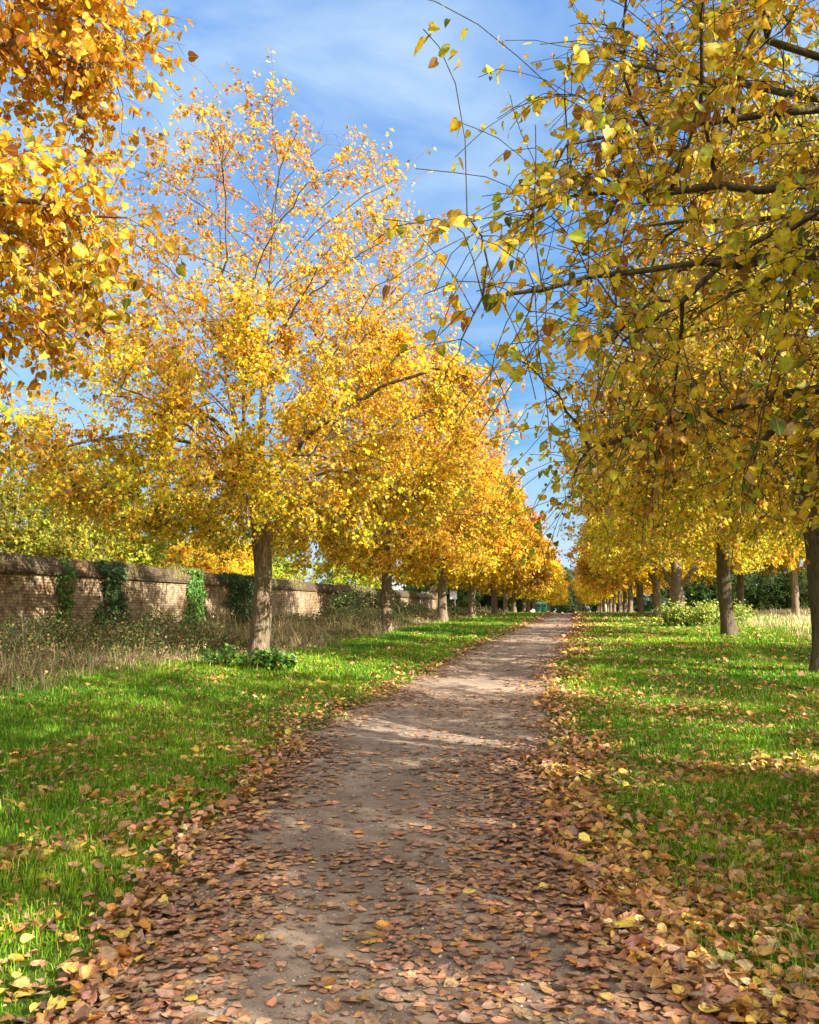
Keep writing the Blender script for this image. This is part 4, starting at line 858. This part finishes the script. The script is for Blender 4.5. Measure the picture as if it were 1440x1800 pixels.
def person(x, y, rz, label, h=1.74, walk=.5, bend=0.0, reach=0.0):
    """one skinned body; clothes and hair as children"""
    t = empty('person', (x, y, Z(x, y)), rz); tag(t, label, 'person')
    s = h/1.74
    def skin(name, verts, edges, rads, m, parent, lv=2):
        me = D.meshes.new(name); me.from_pydata([tuple(Vector(v)*s) for v in verts], edges, []); o = link(name, me, parent, m)
        sk = o.modifiers.new('skin', 'SKIN'); sk.use_smooth_shade = True
        for i, r in enumerate(rads):
            me.skin_vertices[0].data[i].radius = (r[0]*s, r[1]*s) if isinstance(r, tuple) else (r*s, r*s)
            me.skin_vertices[0].data[i].use_root = (i == 0)
        sb = o.modifiers.new('sub', 'SUBSURF'); sb.levels = lv; sb.render_levels = lv; return o
    b = bend; f = -1  # facing -y
    v = [(0, 0, .95), (0, f*.10*b, 1.12), (0, f*.30*b, 1.36-.1*b), (0, f*.36*b, 1.48-.12*b), (0, f*(.42*b+.01), 1.60-.14*b), (0, f*(.45*b+.01), 1.70-.15*b)]
    e = [(0, 1), (1, 2), (2, 3), (3, 4), (4, 5)]; r = [(.15, .11), (.135, .10), (.17, .11), .055, (.075, .09), .07]
    for sd_, ph_ in ((-1, 1), (1, -1)):
        i = len(v); w_ = walk*ph_
        v += [(sd_*.10, 0, .88), (sd_*.10, f*.16*w_, .50), (sd_*.10, f*(.30*w_ if w_ > 0 else .42*w_), .09), (sd_*.11, f*((.30*w_ if w_ > 0 else .42*w_)+.14), .035)]
        e += [(0, i), (i, i+1), (i+1, i+2), (i+2, i+3)]; r += [.088, .06, .042, .036]
        i = len(v); a_ = -w_*.5
        sh = (sd_*.19, f*.31*b, 1.40-.11*b); el = (sd_*.23, f*(.31*b+.10*a_+.12*reach), 1.13-.05*b); wr = (sd_*.21, f*(.31*b+.22*a_+.05+.34*reach), .90+.12*reach)
        v += [sh, el, wr, (wr[0], wr[1]+f*.02, wr[2]-.07+.05*reach)]; e += [(2, i), (i, i+1), (i+1, i+2), (i+2, i+3)]; r += [.058, .042, .028, (.032, .016)]
        pal_ = len(v)-1
        for k in range(5):
            fx_ = (k-1.5)*.016 if k < 4 else 0.; bx = v[pal_]
            if k < 4: p1 = (bx[0]+fx_*.3, bx[1]+fx_, bx[2]-.045); p2 = (p1[0]-sd_*.008, p1[1]+f*.006, p1[2]-(.040, .046, .044, .034)[k])
            else: p1 = (bx[0]-sd_*.01, bx[1]+f*.035, bx[2]+.01); p2 = (p1[0]-sd_*.01, p1[1]+f*.012, p1[2]-.035)
            j = len(v); v += [p1, p2]; e += [(pal_, j), (j, j+1)]; r += [.009, .007]
    skin('body', v, e, r, M['skin'], t)
    hx = v[4]; top = v[5]
    # coat and trousers a little larger than the body
    cv = [v[0], v[1], v[2], (v[3][0], v[3][1], v[3][2]-.04)]; ce = [(0, 1), (1, 2), (2, 3)]; cr_ = [(.185, .14), (.165, .13), (.20, .14), .085]
    for k in (0, 1):
        b0 = 6+k*18+4; i = len(cv); wr = Vector(v[b0+2]); cv += [v[b0], v[b0+1], tuple(wr+(Vector(v[b0+1])-wr)*.12)]; ce += [(2, i), (i, i+1), (i+1, i+2)]; cr_ += [.078, .060, .046]
    skin('coat', cv, ce, cr_, M['dark_cloth'], t)
    tv_ = [(0, 0, .93)]; te = []; tr_ = [(.165, .13)]
    for k in (0, 1):
        b0 = 6+k*18; i = len(tv_); tv_ += [v[b0], v[b0+1], tuple(Vector(v[b0+2])+Vector((0, 0, .02)))]; te += [(0, i), (i, i+1), (i+1, i+2)]; tr_ += [.105, .08, .062]
    skin('trousers', tv_, te, tr_, M['dark_cloth'], t)
    for k in (0, 1):
        b0 = 6+k*18; a1 = Vector(v[b0+2]); a2 = Vector(v[b0+3]); skin('shoe', [tuple(a1+Vector((0, -f*.05, -.04))), tuple(a2)], [(0, 1)], [(.05, .045), (.046, .036)], M['rubber'], t)
    skin('hair', [(hx[0], hx[1]-f*.045, hx[2]+.02), (top[0], top[1]-f*.015, top[2]+.025)], [(0, 1)], [(.085, .075), (.078, .08)], M['hair'], t)
    q = MB(); q.tube([(0, f*(.42*b+.095)*s, (hx[2]+.03)*s), (0, f*(.42*b+.12)*s, (hx[2]-.01)*s), (0, f*(.42*b+.095)*s, (hx[2]-.02)*s)], [.008, .014, .012], 6); q.build('nose', M['skin'], t, True)
    for sd_ in (-1, 1): q = MB(); q.box((sd_*.03*s, f*(.42*b+.092)*s, (hx[2]+.03)*s), (.022, .012, .01)); q.build('eye', M['hair'], t)
    q = MB(); q.box((0, f*(.42*b+.088)*s, (hx[2]-.055)*s), (.045, .012, .008)); q.build('mouth', M['hair'], t)
person(-.75, 148, .15, 'person in dark clothes walking towards us far down the path', walk=.45)
person(.95, 140, 1.9, 'person in dark clothes bending over beside the pale pushchair far down the path', walk=.25, bend=.75, reach=.8)
# pushchair
t = empty('pushchair', (1.75, 140.2, Z(1.75, 140.2)), .9); tag(t, 'pale-framed pushchair beside the bending person at the far right of the path', 'pushchair')
q = MB()
for s_ in (-.24, .24): q.tube([(s_, -.55, 1.02), (s_, -.30, .62), (s_, .38, .14)], [.022]*3, 8); q.tube([(s_, -.42, .14), (s_, .12, .50)], [.02]*2, 8)
q.build('frame', M['metal'], t, True)
q = MB(); q.tube([(-.25, -.56, 1.03), (.25, -.56, 1.03)], [.025]*2, 8); q.build('handle', M['rubber'], t, True)
q = MB(); q.box((0, .02, .46), (.42, .44, .07)); q.box((0, -.24, .70), (.42, .07, .46)); q.box((0, .25, .32), (.38, .06, .26)); q.build('seat', M['dark_cloth'], t)
q = MB(); q.tube([(0, -.26, .92), (0, -.10, 1.02), (0, .10, 1.0), (0, .22, .90)], [.10, .25, .25, .16], 12); q.build('hood', M['white_paint'], t, True)
for sx0, sy0 in ((-.27, -.42), (.27, -.42), (-.27, .40), (.27, .40)):
    q = MB(); q.tube([(sx0-.02, sy0, .13), (sx0+.02, sy0, .13)], [.13, .13], 16); wv_ = q.build('wheel', M['rubber'], t)
    q = MB(); q.tube([(sx0-.025, sy0, .13), (sx0+.025, sy0, .13)], [.07, .07], 12); q.build('rim', M['metal'], wv_)

# white building with a balustrade beyond the wall
t = empty('white_building', (-31, 118, 1.0), .25); tag(t, 'white building with a balustraded flat roof showing above the wall left of the slim trunk', 'building')
q = MB(); q.box((0, 0, 1.7), (17, 9, 4.4)); q.build('wall', M['render'], t)
q = MB(); q.box((0, 0, 4.0), (17.6, 9.6, .2)); q.build('cornice', M['white_paint'], t)
q = MB()
for i in range(44): q.tube([(-8.4+i*.39, -4.55, 4.1), (-8.4+i*.39, -4.55, 4.32), (-8.4+i*.39, -4.55, 4.7)], [.06, .11, .06], 8)
q.build('balustrade', M['white_paint'], t, True)
q = MB(); q.box((0, -4.55, 4.78), (17.4, .32, .14)); q.build('handrail', M['white_paint'], t)
for i in range(5):
    q = MB(); q.box((-6.8+i*3.4, -4.51, 2.0), (1.1, .06, 1.7)); wn = q.build('window', M['glass'], t)
    q = MB()
    for a, b_, c_, d_ in ((0, .88, 1.3, .08), (0, -.88, 1.3, .08), (-.6, 0, .08, 1.68), (.6, 0, .08, 1.68), (0, 0, .05, 1.68)): q.box((-6.8+i*3.4+a, -4.55, 2.0+b_), (c_, .07, d_))
    q.build('frame', M['white_paint'], wn)

CRM = (.80, .66, .34); 
big_leaf(1.13, 3.45, 2.4, .095, CRM, 'large cream leaf lying on the litter at the bottom right', .5)
big_leaf(1.75, 4.05, .8, .085, (.50, .46, .30), 'pale grey-green round leaf near the right edge, above the cream one', .4)
big_leaf(-.95, 4.02, 1.8, .06, (.80, .40, .05), 'single bright orange-yellow leaf on the bare middle of the path', .1)
big_leaf(-.63, 4.55, .1, .07, (.80, .56, .12), 'yellow leaf lying flat on the path above the orange one', .1)
